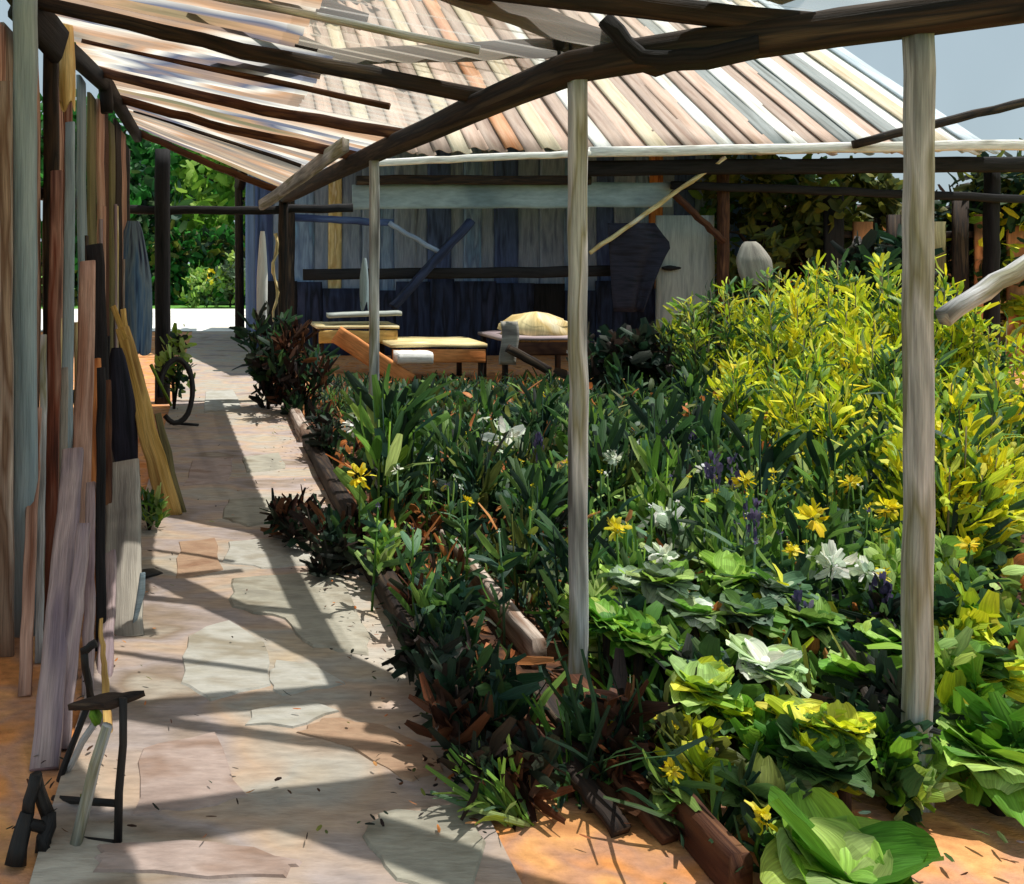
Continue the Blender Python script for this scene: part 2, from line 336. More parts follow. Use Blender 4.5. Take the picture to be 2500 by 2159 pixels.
for i in range(len(raf) - 1):
    wv = abs(raf[i + 1][1] - raf[i][1] + raf[i + 1][0] - raf[i][0]) / 2; n = max(10, int(wv / .02))
    mb = MB()
    ue = (.5, .46, .6, .68, 1, 1)[i]      # near sheets stop short of the eave to let sun reach the path
    def fn(u, v, i=i, wv=wv, ue=ue):
        p = roofpt(i, u * (ue), v * .985 + .007); p.z += .012 * math.sin(v * wv / .12 * 2 * math.pi) + .012 * mnoise.noise(p * 1.5); return p
    grid(mb, fn, 26, n, 2.3, wv)
    mb.build('roof_sheet', M['roof_clear'] if i == 0 else M['roof_dull'], sh)
    if ue < 1:        # rest of the bay in milky sheeting, made clear for sun on the path
        mb = MB()
        def fn2(u, v, i=i, wv=wv, ue=ue):
            p = roofpt(i, ue - .03 + (1.03 - ue) * u, v * .985 + .007, .082); p.z += .012 * math.sin(v * wv / .12 * 2 * math.pi); return p
        grid(mb, fn2, 20, n, 2.3 * (1 - ue), wv); mb.build('clear_sheet', M['roof_film'], sh)
for k, (l, r) in enumerate(raf):
    mb = MB(); a = high(l); b = eave(r); b = b + (b - a) * .05
    timber(mb, [a + V(0, 0, .02), a.lerp(b, .5) + V(0, 0, .0), b + V(0, 0, .035)], .05 if k in (2, 3, 4, 5) else .06, .065, sub=6, j=.006)
    mb.build('rafter', M['dark'] if k < 4 else M['brown'], sh)
# purlins and wind braces added over the sheets to throw bars across the path
def over(a, b, w, nm='added_purlin'):
    m_ = MB(); timber(m_, [a, a.lerp(b, .5), b], w, .06, sub=5, j=.006); m_.build(nm, M['dark'], sh)
def rz(x, y):
    e = eave(y); return 2.2 + (e.x - x) * (.62 / (e.x + .97)) + .125
def ov(x0, y0, x1, y1, w, nm='added_purlin'): over(V(x0, y0, rz(x0, y0)), V(x1, y1, rz(x1, y1)), w, nm)
ov(1.62, 2.93, -.2, 2.66, .12); ov(1.75, 2.44, -.1, 2.06, .16); ov(1.46, 2.86, .05, 4.6, .14, 'added_wind_brace'); ov(1.05, 2.28, 1.9, 1.84, .16, 'added_wind_brace'); ov(.62, 3.36, -.3, 3.1, .06); ov(.95, 4.0, -.1, 3.75, .05)
# intermediate thin batten lines seen across the ceiling
for l, r, m in ((5.0, 4.0, 'brown'), (7.3, 6.6, 'dark'), (3.6, 2.95, 'post')):
    mb = MB(); a = high(l); b = eave(r); timber(mb, [a + V(.1, 0, .03), a.lerp(b, .9) + V(0, 0, .035)], .03, .03, sub=8, j=.004); mb.build('batten', M[m], sh)
mb = MB(); timber(mb, [b + V(0, 0, -.02) for b in B], .1, .1, sub=5, j=.006); mb.build('eave_beam', M['dark'], sh)
mb = MB(); timber(mb, [high(y) + V(.03, 0, -.04) for y in (-.2, 2, 4.2, 6, 8.4)], .08, .11, sub=4, j=.006); mb.build('wall_plate', M['black'], sh)
def post(px, base_y, top_z, w, mat, x=None, j=.006, pts=None):
    g = G(px, base_y); mb = MB(); timber(mb, [g + V(0, 0, -.05), V(g.x + rnd.uniform(-.01, .01), g.y, top_z * .5), V(g.x, g.y, top_z)], w, w, up=(0, 1, 0), sub=7, j=j)
    return mb.build('post', mat, sh)
def gpost(x, y, top_z, w, mat, j=.003, lab=None):
    j = min(j, .003)
    mb = MB(); timber(mb, [V(x, y, -.05), V(x + rnd.uniform(-.005, .005), y, top_z * .5), V(x, y, top_z)], w, w, up=(0, 1, 0), sub=8, j=j)
    o = mb.build('post', mat, sh)
    if lab: o['label'] = lab
    return o
gpost(1.955, 2.27, 2.16, .055, M['post'], .008, 'nearest whitewashed post, standing among the cabbages')
gpost(1.225, 2.75, 2.14, .05, M['post'], .006, 'slim whitewashed post beside the edging plank')
gpost(.975, 4.95, 2.14, .055, M['post'])
gpost(.755, 8.8, 2.16, .10, M['dark'], .01, 'dark post at the far end of the walkway')
gpost(-.76, 3.32, 2.66, .085, M['bluegrey'], .004, 'blue-grey painted post at the left edge')
gpost(-.86, 4.35, 2.74, .075, M['dark'], .008)
gpost(-.54, 8.75, 2.7, .16, M['black'], .008, 'black post dividing the green opening')
gpost(2.75, 1.62, 2.16, .08, M['post'])
gpost(2.78, 2.46, 1.78, .055, M['post'])
mb = MB(); timber(mb, [V(-1.12, 8.84, 2.07), V(.2, 8.82, 2.05), V(1.5, 8.8, 2.08)], .08, .09, sub=8, j=.008); mb.build('tie_rail', M['black'], sh)
# dark corner plates, brackets and the pale strut below the beam
mb = MB(); timber(mb, [V(-.95, 4.0, 2.78), V(-.8, 4.3, 2.62)], .06, .2, sub=3, j=.01); mb.build('corner_plate', M['black'], sh)
mb = MB(); timber(mb, [eave(2.68) + V(-.03, .02, .10), eave(2.64) + V(0, 0, -.03), eave(2.58) + V(0, 0, -.055), eave(2.47) + V(0, 0, -.05)], .14, .05, sub=3, j=.006); mb.build('bracket', M['black'], sh)
mb = MB(); timber(mb, [W(640, 500, 7.6), W(845, 352, 5.2)], .05, .10, sub=5, j=.008); mb.build('strut', M['post'], sh)
mb = MB(); timber(mb, [W(255, 195, 5.9), W(262, 275, 5.9)], .085, .1, up=(0, 1, 0), sub=3, j=.008); mb.build('rafter_block', M['black'], sh)
for dx, dz, r in ((-.0, .09, .022), (.04, .115, .018)):
    mb = MB(); p = eave(2.86) + V(dx, 0, dz); blob(mb, p, r, r, r * 1.5, .2); tube(mb, [p - V(0, 0, .07), p], .006); mb.build('bolt', M['black'], sh)
mb = MB(); timber(mb, [W(2300, 775, 2.27), W(2500, 648, 2.33), W(2790, 470, 2.45)], .03, .045, sub=6, j=.004); mb.build('brace', M['post'], sh)

# ------------------------------------------------------------------ board wall on the left
bw = thing('board_wall', 'patchwork wall of upright weathered boards along the left of the path', 'wall', (-1, 5.5, 0))
wb = [(2.7, 3.0, 'pink'), (3.02, 3.32, 'brown'), (3.34, 3.62, 'grey'), (3.64, 3.83, 'orange'), (3.85, 4.0, 'pink'), (4.02, 4.26, 'plank'), (4.28, 4.48, 'orange'), (4.5, 4.68, 'pink'), (4.7, 4.86, 'dark'), (4.88, 5.1, 'pink'), (5.12, 5.36, 'red'), (5.38, 5.66, 'bluegrey'), (5.68, 5.98, 'olive'), (6.0, 6.32, 'pink'), (6.34, 6.7, 'brown'), (6.72, 7.05, 'olive'), (7.07, 7.5, 'dark'), (7.52, 7.95, 'pink'), (7.97, 8.5, 'dark')]
for y0, y1, m in wb:
    x = wallx((y0 + y1) / 2) - .06 + rnd.uniform(-.015, .02); ym = (y0 + y1) / 2; top = 2.74 + rnd.uniform(-.1, .0)
    mb = MB(); timber(mb, [V(x, ym, -.02), V(x + .01, ym, 1.4), V(x, ym + rnd.uniform(-.02, .02), top)], y1 - y0, .03, up=(1, 0, 0), sub=6, j=.005)
    mb.build('board', M[m], bw)
for z in (.6, 1.9):
    mb = MB(); timber(mb, [V(-1.06, 2.7, z), V(-1.06, 4.2, z), V(-.89, 6, z), V(-.89, 8.5, z)], .04, .07, sub=3); mb.build('rail', M['dark'], bw)

for k in range(17):
    y = 3.0 + 5.2 * (k + rnd.random()) / 17; x = wallx(y) - .02; z0 = rnd.choice([0, 0, .1, .5, .9]); z1 = z0 + rnd.uniform(.9, 2.0)
    mb = MB(); timber(mb, [V(x, y, z0), V(x, y + rnd.uniform(-.03, .03), min(z1, 2.7))], rnd.uniform(.04, .09), .022, up=(1, 0, 0), sub=6)
    mb.build('cover_strip', M[rnd.choice(['pink', 'cream', 'grey', 'mauve', 'bluegrey', 'dark', 'brown', 'black', 'plank', 'post'])], bw)
def lean(name, lab, cat, a, b, w, t, mat, up=(0, 1, 0), group=None, j=.005, taper=1):
    mb = MB(); timber(mb, [a, a.lerp(b, .5), b], w, t, up=up, sub=6, j=min(j, .003), taper=taper)
    return tag(mb.build(name, M[mat], origin=a), lab, cat, group)
gl = 'boards leaning on the left wall'
lean('leaning_board', 'mauve-grey board leaning on the wall, its foot nearest the black hoop stand', 'board', G(108, 1880), W(180, 1100, 3.4), .085, .03, 'mauve', group=gl)
lean('leaning_board', 'wide grey board leaning low beside the ochre board', 'board', G(300, 1560), W(300, 1130, 4.1), .17, .025, 'grey', group=gl)
lean('leaning_board', 'pinkish brown board leaning upright behind the grey ones', 'board', G(190, 1500), W(215, 640, 4.7), .09, .03, 'pink', group=gl)
lean('leaning_board', 'narrow dark red board leaning next to the blue-grey post', 'board', G(120, 1560), W(140, 420, 4.2), .06, .03, 'red', group=gl)
lean('leaning_board', 'short white board standing low against the wall', 'board', G(122, 1460), W(116, 1240, 3.7), .04, .025, 'white', group=gl)
lean('leaning_board', 'slim blue-grey lath leaning high among the brown boards', 'board', G(160, 1440), W(172, 300, 4.7), .055, .025, 'bluegrey', group=gl)
lean('leaning_board', 'near-black board leaning beside the dark bundle', 'board', G(255, 1400), W(232, 600, 5.3), .11, .03, 'black', group=gl)
lean('leaning_board', 'weathered tan board at the very left edge, left of the blue-grey post', 'board', G(15, 1600), W(8, 200, 3.25), .06, .03, 'plank', group=gl)
lean('leaning_board', 'slim mauve-blue board crossing low in front of the mauve-grey one', 'board', G(150, 1830), W(205, 1280, 3.0), .05, .025, 'mauve', group=gl)
lean('leaning_board', 'warm orange-brown board leaning in the middle of the stack', 'board', G(225, 1480), W(228, 880, 4.6), .09, .025, 'orange', group=gl)
for c_, m_, px, pb, tx, ty, w_ in (('narrow grey', 'grey', 150, 1600, 158, 900, .035), ('narrow cream', 'cream', 205, 1490, 196, 1010, .03), ('narrow mauve', 'mauve', 215, 1700, 222, 1180, .04), ('narrow black', 'black', 245, 1590, 248, 900, .04), ('narrow white-flecked', 'post', 95, 1620, 108, 820, .03), ('narrow pink', 'pink', 60, 1700, 90, 1000, .045), ('narrow plum brown', 'brown', 270, 1480, 262, 930, .035), ('narrow lavender', 'mauve', 255, 1660, 270, 1330, .06), ('narrow silver', 'plank', 176, 1660, 184, 1120, .035)):
    g_ = G(px, pb); lean('leaning_lath', c_ + ' lath leaning in the stack against the board wall', 'board', g_, W(tx, ty, g_.y + .75), w_, .02, m_, group=gl)
# ochre board with a split top
oc = thing('ochre_board', 'long ochre board with a split top leaning over the path edge', 'board', G(420, 1250))
mb = MB(); timber(mb, [G(418, 1262), W(360, 1050, 4.9), W(300, 800, 5.1)], .14, .03, up=(0, 1, 0), sub=6, j=.006, taper=.62); mb.build('plank', M['ochre'], oc)
mb = MB(); timber(mb, [W(306, 830, 5.08), W(276, 748, 5.15)], .035, .025, up=(0, 1, 0), sub=3); timber(mb, [W(312, 830, 5.08), W(300, 756, 5.15)], .035, .025, up=(0, 1, 0), sub=3); mb.build('split_end', M['ochre'], oc)
mb = MB(); timber(mb, [G(440, 1268) + V(0, .1, 0), W(385, 1010, 5.1)], .07, .025, up=(0, 1, 0), sub=5, j=.006, taper=.6); mb.build('backing_strip', M['olive'], oc)
# cloths
def cloth(name, lab, cat, px, y0, y1, Y, wpx, mat, neck=.3, folds=4, depth=.05, sub=None, lean=0):
    a = W(px, y0, Y); b = W(px, y1, Y); h = a.z - b.z; w = wpx * Y / F
    mb = MB(); ph = rnd.uniform(0, 6)
    def fn(u, v):
        ang = u * 2 * math.pi; k = neck + (1 - neck) * min(1, v * 2.2) ** .7; k *= (1 - .25 * max(0, v - .75) * 2)
        r = 1 + .18 * math.sin(ang * folds + ph + v * 1.5) * v
        return (a.x + lean * v + math.cos(ang) * w * .5 * k * r, Y + math.sin(ang) * depth * k * r, a.z - h * v + .03 * math.sin(ang * 3 + ph) * v)
    grid(mb, fn, 36, 14, w * 3, h)
    # swap so streaks run down the folds
    mb.uv = [[(q[1], q[0]) for q in f] for f in mb.uv]
    o = mb.build(name, M[mat], origin=a); tag(o, lab, cat); return o
cloth('hanging_coat', 'blue work coat hanging at the far end of the board wall', 'coat', 325, 540, 860, 7.6, 85, 'cloth_blue', .35, 4, .08)
cloth('hanging_cloth', 'white cloth hanging narrow beside the dark far post', 'cloth', 641, 565, 800, 8.65, 26, 'cloth_white', .4, 3, .05)
cloth('hanging_rag', 'pale blue rag hanging on the third whitewashed post', 'rag', 890, 630, 748, 4.9, 22, 'bluegrey', .35, 3, .02)
cloth('hanging_sack', 'cream sack hanging high on the board wall', 'sack', 165, 55, 260, 4.75, 40, 'cloth_cream', .6, 3, .035)
cloth('dark_apron', 'near-black apron bunched over the leaning boards', 'apron', 285, 850, 1160, 4.95, 75, 'cloth_dark', .35, 4, .06, lean=.05)
mb = MB(); pts = [W(672 + 6 * math.sin(i * 1.3), 570 + i * 24, 8.72) for i in range(10)]; tube(mb, pts, .022, .012, j=.4)
tag(mb.build('frayed_rope', M['cream']), 'pale frayed rope hanging down the dark far post', 'rope')
# hand tools, hoop, stool
t = thing('hoe', 'dark handled hoe leaning between the grey board and the path', 'hoe', G(335, 1420))
mb = MB(); timber(mb, [W(262, 1080, 4.2), G(338, 1420) + V(0, 0, .02)], .028, .028, sub=6, j=.004); mb.build('handle', M['dark'], t)
mb = MB(); timber(mb, [G(330, 1420) + V(-.01, 0, .03), G(385, 1400) + V(0, 0, .01)], .09, .012, sub=3); mb.build('blade', M['metal'], t)
t = thing('wheel_hoop', 'black iron hoop with a stub foot standing on the left of the path', 'hoop', G(445, 1040))
mb = MB(); c0 = W(430, 955, 7.4); pts = [c0 + V(math.cos(a) * .15, math.sin(a) * .12 + .02, math.sin(a) * .27) for a in [R(-130 + k * 17) for k in range(20)]]; tube(mb, pts, .022, .03, j=.15); mb.build('rim', M['metal'], t)
mb = MB(); timber(mb, [G(415, 1040) + V(0, 0, .02), G(485, 1043) + V(0, 0, .015)], .03, .03, sub=3); mb.build('foot', M['metal'], t)
mb = MB(); tube(mb, [W(368, 890, 6.9), W(392, 940, 6.9), W(418, 990, 7)], .016, .012); tag(mb.build('green_stake', brush('green_stake_paint', [lin(120, 140, 40), lin(90, 120, 40)], 3, 10)), 'lime green stake leaning beside the black hoop', 'stake')
st = thing('folding_stool', 'small folding stool with white crossed legs and thin black frame', 'stool', G(230, 2050))
Y1, Y2 = 2.1, 2.42
def rod(nm, a, b, r, mat, p=st, r1=None):
    m_ = MB(); tube(m_, [a, a.lerp(b, .33) + V(rnd.uniform(-.006, .006), 0, 0), a.lerp(b, .66) + V(rnd.uniform(-.006, .006), 0, 0), b], r, r1, j=.1); return m_.build(nm, M[mat], p)
rod('leg', W(262, 1770, Y1 + .02), W(185, 2062, Y1), .014, 'post', r1=.017); rod('leg', W(232, 1765, 2.3), W(148, 1905, 2.42), .01, 'post')
rod('frame_leg', W(300, 1705, Y1 + .05), W(288, 2055, Y1), .011, 'metal'); rod('frame_leg', W(222, 1705, Y2), W(130, 1952, Y2 - .05), .010, 'metal')
rod('rung', W(130, 1950, 2.3), W(282, 1962, Y1 + .03), .009, 'metal'); rod('rung', W(120, 2042, 2.14), W(292, 2060, Y1), .008, 'metal')
rod('back_loop', W(205, 1590, 2.4), W(222, 1705, Y2), .012, 'metal'); rod('back_loop', W(200, 1592, 2.4), W(235, 1570, 2.4), .012, 'metal')
mb = MB(); a, b = W(215, 1712, 2.35), W(305, 1712, 2.16); timber(mb, [a, b], .12, .02, sub=4, j=.004); mb.build('seat', M['dark'], st)
mb = MB(); timber(mb, [W(228, 1735, 2.2), W(240, 1760, 2.2)], .05, .02, sub=2); mb.build('green_strap', brush('green_strap_web', [lin(110, 150, 40), lin(90, 130, 40)]), st)
hs = thing('hoop_stand', 'squat black metal hoop stand in the bottom left corner', 'stand', G(75, 2090))
rod('leg', W(88, 1892, 2.12), W(66, 1990, 2.08), .017, 'metal', hs); rod('leg', W(66, 1985, 2.08), W(36, 2112, 2.03), .018, 'metal', hs, .028); rod('leg', W(88, 1892, 2.12), W(118, 1990, 2.12), .018, 'metal', hs); rod('leg', W(118, 1985, 2.12), W(106, 2080, 2.08), .02, 'metal', hs); rod('crossbar', W(62, 2010, 2.07), W(120, 2025, 2.11), .014, 'metal', hs)
lean('cane', 'short ochre cane standing beside the stool', 'cane', G(265, 1800), W(245, 1510, 2.9), .03, .015, 'ochre', taper=.4)
mb = MB(); grid(mb, lambda u, v: (W(350, 1400, 3.3).x - .012 + .03 * u * (1 - abs(v - .4)) - .03 * v, 3.3 + .01 * u, W(350, 1400, 3.3).z - .2 * v), 3, 8, .03, .2)
tag(solid(mb.build('pale_blue_slat', M['bluegrey']), .008), 'tiny pale blue slat propped beside the grey board', 'slat')

# ------------------------------------------------------------------ back shed
ZS = 11.3
bs_ = thing('back_shed', 'open-fronted shed across the garden with striped sheet roof and blue board wall', 'shed', (5, 12, 0))
eY, eZ, rY, rZ = 10.8, 2.95, 15.2, 6.35
x0, x1 = 1.25, 10.35
rcols = {'w': [lin(206, 202, 192), lin(228, 226, 220), lin(184, 178, 164)], 'p': [lin(188, 158, 138), lin(202, 174, 156), lin(174, 142, 120)], 'g': [lin(122, 128, 126), lin(140, 146, 144), lin(108, 112, 108)], 'c': [lin(196, 178, 146), lin(206, 192, 166), lin(180, 160, 126)], 'b': [lin(156, 134, 120), lin(174, 152, 136), lin(140, 114, 98)], 'o': [lin(190, 130, 86), lin(200, 150, 112), lin(180, 116, 72)], 'l': [lin(176, 188, 194), lin(194, 204, 210), lin(160, 174, 182)]}
RM = {k: brush('roof_sheet_' + k, v, .8, 7, bamt=.2, bump=.35, rough=.6) for k, v in rcols.items()}
seq = 'bpbcbpbbcpbobcpbwbpcbbpwbpgwbpgwpgwcwl'
nS = len(seq); wS = (x1 - x0) / nS
for k, ch in enumerate(seq):
    xa = x0 + wS * k; mb = MB(); dz = rnd.uniform(-.012, .012) + (k % 2) * .016; dy = rnd.uniform(-.06, .06)
    def fn(u, v, xa=xa, dz=dz, dy=dy):
        y = eY + dy + (rY - eY - dy) * u; z = eZ + (rZ - eZ) * (y - eY) / (rY - eY)
        return (xa - .01 + (wS + .02) * v, y, z + dz + .022 * math.sin(v * 2 * math.pi) + .012 * mnoise.noise(Vector((xa * 3, y * 1.5, 0))))
    grid(mb, fn, 10, 8, 5.4, wS); o = mb.build('roof_sheet', RM[ch], bs_); solid(o, .008)
mb = MB(); grid(mb, lambda u, v: (x0 + (x1 - x0) * u, rY + 3.4 * v, rZ - 2.6 * v), 8, 4, 8, 4); o = mb.build('rear_roof', RM['g'], bs_); solid(o, .03)
def T(nm, a, b, w, t, mat, up=(0, 0, 1), sub=6, j=.008, lab=None):
    m_ = MB(); timber(m_, [a, a.lerp(b, .5), b], w, t, up=up, sub=sub, j=j); o = m_.build(nm, M[mat], bs_)
    if lab: o['label'] = lab
    return o
T('front_plate', W(870, 440, 11.15), W(1440, 440, 11.15), .12, .12, 'dark')
T('front_plate', W(1400, 412, 11.0), W(2640, 400, 11.0), .14, .2, 'black')
T('gutter', W(1440, 372, 10.72), W(2640, 352, 10.72), .09, .13, 'white')
T('gutter', W(850, 400, 10.72), W(1440, 375, 10.72), .07, .09, 'white')
T('lower_rail', W(1640, 452, 11.2), W(2500, 486, 11.2), .08, .11, 'black')
T('verge_pole', W(2085, 352, 10.6), W(2680, 205, 10.6), .07, .11, 'dark')
T('fascia', W(860, 482, 11.3), W(1640, 475, 11.3), .04, .34, 'bluegrey')
T('front_rail', W(740, 672, 11.3), W(1500, 662, 11.3), .10, .15, 'black')
T('front_rail', W(700, 530, 11.5), W(960, 545, 11.5), .08, .1, 'navy')
T('diagonal_brace', W(1150, 540, 11.15), W(960, 750, 11.15), .10, .2, 'deep', up=(0, 1, 0))
T('diagonal_brace', W(950, 545, 11.2), W(1085, 625, 11.2), .06, .09, 'slate', up=(0, 1, 0))
T('diagonal_brace', W(1440, 618, 11.05), W(1770, 385, 10.95), .05, .055, 'cream', up=(0, 1, 0))
T('diagonal_brace', W(1640, 470, 11.1), W(1768, 590, 11.1), .07, .09, 'brown', up=(0, 1, 0))
for px, m, w in ((705, 'dark', .16), (1765, 'brown', .12), (2420, 'black', .14)):
    T('front_post', V(W(px, 600, ZS).x, ZS, -.05), V(W(px, 600, ZS).x, ZS, 2.85), w, w, m, up=(0, 1, 0))
# rear wall of upright boards
xs = .7; wseq = ['navy', 'slate', 'blue', 'slate', 'cream', 'slate', 'slate', 'blue', 'slate', 'slate', 'navy', 'slate', 'blue', 'slate', 'navy', 'slate', 'slate', 'blue', 'slate', 'navy', 'slate', 'blue', 'orange', 'slate', 'navy', 'slate', 'slate', 'blue', 'navy', 'slate']
k = 0
while xs < 8.7:
    w = rnd.uniform(.2, .38)
    if wseq[k % 30] in ('orange', 'cream'): w = .2
    T('wall_board', V(xs + w / 2, 13.3 + (k % 2) * .025, -.02), V(xs + w / 2, 13.3 + (k % 2) * .025, 3.6), w + .015, .03, wseq[k % 30], up=(0, 1, 0), sub=3); xs += w; k += 1
xs = .8
while xs < 7.9:
    w = rnd.uniform(.35, .7); zt = 1.15 + rnd.uniform(-.12, .12)
    T('dado_board', V(xs + w / 2, 13.2, -.02), V(xs + w / 2, 13.2, zt), w - .006, .04, rnd.choice(['deep', 'deep', 'deep', 'navy', 'black']), up=(0, 1, 0), sub=3); xs += w
T('end_wall', V(.72, 13.25, 1.6), V(.72, 17.5, 1.6), .06, 3.3, 'navy')
mb = MB(); v0 = len(mb.v); mb.v += [V(.72, 12.2, 3.9), V(.72, 18.4, 3.9), V(.72, 15.2, 6.2), V(.72, 12.2, 3.2), V(.72, 18.4, 3.2)]; mb.face([3, 4, 1, 2, 0]); o = mb.build('gable_end', M['slate'], bs_, smooth=False); solid(o, .04)

def tabletop(nm, lab, cat, px0, px1, y0, Y, depth, mats, base=True, leg='dark'):
    a, b = W(px0, y0, Y), W(px1, y0, Y); t = thing(nm, lab, cat, (a.x, Y, 0))
    m_ = MB(); timber(m_, [a + V(0, depth / 2, 0), b + V(0, depth / 2, 0)], depth, .05, sub=5, j=.006); m_.build('top', M[mats[0]], t)
    m_ = MB(); timber(m_, [a + V(.02, .02, -.12), b + V(-.02, .02, -.12)], .03, .16, sub=5, j=.005); m_.build('front_panel', M[mats[1]], t)
    for x in (a.x + .06, b.x - .06):
        for y in (Y + .06, Y + depth - .06):
            m_ = MB(); timber(m_, [V(x, y, 0), V(x, y, a.z - .03)], .06, .06, up=(0, 1, 0), sub=3); m_.build('leg', M[leg], t)
    return t
tabletop('potting_bench', 'low potting bench with cream top in front of the blue shed', 'bench', 955, 1190, 845, 9.9, 1.0, ('cream', 'orange'))
tabletop('potting_bench', 'taller bench under a cream cloth right of the low bench', 'bench', 1225, 1445, 828, 9.9, .9, ('mauve', 'brown'))
tabletop('potting_bench', 'bench piled with boards beside the dark far post', 'bench', 775, 975, 800, 10.4, .8, ('cream', 'ochre'))
lean('stacked_board', 'grey-green board lying on top of the bench by the dark post', 'board', W(800, 770, 10.6), W(975, 764, 10.6), .3, .06, 'palegrey', up=(0, 0, 1))
lean('orange_plank', 'bright orange plank sloping down from the piled bench', 'plank', W(820, 815, 9.9), W(1000, 935, 9.7), .05, .22, 'orange', up=(0, 0, 1))
lean('white_tray', 'flat white tray lying on the edge of the low bench', 'tray', W(965, 872, 9.8), W(1050, 872, 9.8), .3, .14, 'white', up=(0, 0, 1))
mb = MB(); blob(mb, W(1310, 805, 10.3), .46, .28, .2, .35, 10, 16, 2.2); tag(mb.build('cream_cloth', M['cream']), 'lumpy cream cloth heaped on the taller bench', 'cloth')
mb = MB(); grid(mb, lambda u, v: (W(1222, 800, 9.84).x + .2 * u + .02 * math.sin(v * 5), 9.84 + .02 * math.sin(u * 6), W(0, 785, 9.84).z - .52 * v), 6, 10, .2, .5); tag(solid(mb.build('white_sheet', M['grey']), .01), 'pale sheet hanging off the left corner of the taller bench', 'sheet')
lean('dark_log', 'dark log propped across the front of the taller bench', 'log', W(1240, 850, 9.75), W(1340, 905, 9.7), .1, .1, 'dark')
mb = MB(); grid(mb, lambda u, v: (W(1480, 550, 11.1).x + (.85 - .45 * abs(v - .25) ** .8 * (.4 + u)) * u * 1.0 + .1 * v, 11.05 + .05 * math.sin(u * 9 + v * 2), W(0, 545, 11.1).z - 1.2 * v), 14, 14, .8, 1.2); tag(solid(mb.build('hanging_tarpaulin', M['cloth_dark']), .01), 'dark navy tarpaulin hanging in the shed front', 'tarpaulin')
dr = thing('shed_door_panel', 'pale grey-green door panel standing at the right of the blue wall', 'door', (W(1680, 700, 11.4).x, 11.4, 0))
mb = MB(); timber(mb, [V(W(1672, 0, 11.45).x, 11.45, 0), V(W(1672, 0, 11.45).x, 11.45, 2.15)], .8, .05, up=(0, 1, 0), sub=6, j=.006); mb.build('panel', M['palegrey'], dr)
mb = MB(); blob(mb, W(1637, 655, 11.38), .13, .03, .035, .3); mb.build('handle', M['black'], dr)

# ------------------------------------------------------------------ foliage builders
DK = [lin(40, 70, 42), lin(54, 88, 48), lin(30, 52, 38), lin(70, 98, 52), lin(46, 76, 62)]
MID = [lin(82, 124, 48), lin(104, 144, 62), lin(76, 114, 70), lin(118, 150, 68), lin(96, 130, 96)]
LT = [lin(144, 180, 62), lin(168, 198, 90), lin(126, 168, 70), lin(180, 208, 124), lin(154, 180, 108)]
DRY = [lin(206, 132, 78), lin(186, 112, 62), lin(222, 156, 100)]
YG = [lin(200, 208, 40), lin(220, 220, 50), lin(170, 194, 48), lin(224, 218, 76), lin(146, 176, 54)]
YEL = [lin(232, 214, 36), lin(240, 226, 60), lin(222, 196, 30), lin(236, 222, 90)]
WHT = [lin(232, 236, 222), lin(244, 246, 240), lin(206, 220, 190), lin(220, 230, 204)]
PUR = [lin(104, 92, 130), lin(86, 78, 112), lin(128, 116, 146), lin(74, 70, 104)]
BRN = [lin(52, 32, 24), lin(78, 48, 32), lin(36, 28, 26), lin(100, 64, 42)]
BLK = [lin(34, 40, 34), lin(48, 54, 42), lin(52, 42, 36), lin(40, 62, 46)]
OLV = [lin(108, 116, 48), lin(130, 134, 60), lin(88, 98, 48), lin(78, 92, 56)]
GRY = [lin(120, 140, 112), lin(146, 162, 136), lin(100, 122, 100)]

def rdir(up=.0):
    v = Vector((rnd.gauss(0, 1), rnd.gauss(0, 1), rnd.gauss(0, 1) + up)); return v.normalized()
def crown(mb, c0, rx, ry, rz, n, L, Wd, pals, clumps=24, cr=.38, up=.3, zones=None):
    """leaf dabs gathered in clumps through an ellipsoid, with gaps between the clumps"""
    c0 = Vector(c0); C = []
    for _ in range(clumps):
        d = rdir(); r = rnd.random() ** .45; C.append((c0 + Vector((d.x * rx * r, d.y * ry * r, d.z * rz * r)), rnd.uniform(.55, 1.25), rnd.choice(pals)))
    for _ in range(n):
        c, s, pal = rnd.choice(C); d = rdir(); r = rnd.random() ** .5 * cr * s
        p = c + Vector((d.x * rx * r, d.y * ry * r, d.z * rz * r))
        leaf(mb, p, rdir(up), L * rnd.uniform(.6, 1.4), Wd * rnd.uniform(.6, 1.4), pick(pal), rnd.uniform(0, .5), 2)

def tree(name, lab, cat, x, y, h, rx, rz, pals, n, L, Wd, group=None, trunk='dark', clumps=30, tr=.03):
    t = thing(name, lab, cat, (x, y, 0), group); mb = MB()
    tube(mb, [V(x, y, -.1), V(x + rnd.uniform(-.1, .1), y, h * .35), V(x + rnd.uniform(-.2, .2), y, h * .75)], h * tr, h * tr * .4, 8, .12)
    for _ in range(7):
        z = rnd.uniform(.3, .65) * h; a = rnd.uniform(0, 6.28); e = V(math.cos(a) * rx * .7, math.sin(a) * rx * .7, h * rnd.uniform(.12, .3))
        tube(mb, [V(x, y, z), V(x, y, z) + e * .5 + V(0, 0, .05 * h), V(x, y, z) + e], h * .012, h * .004, 6, .1)
    mb.build('trunk', M[trunk], t)
    mb = MB(); crown(mb, (x, y, h - rz), rx, rx, rz, n, L, Wd, pals, clumps); mb.build('crown', FOL, t); return t

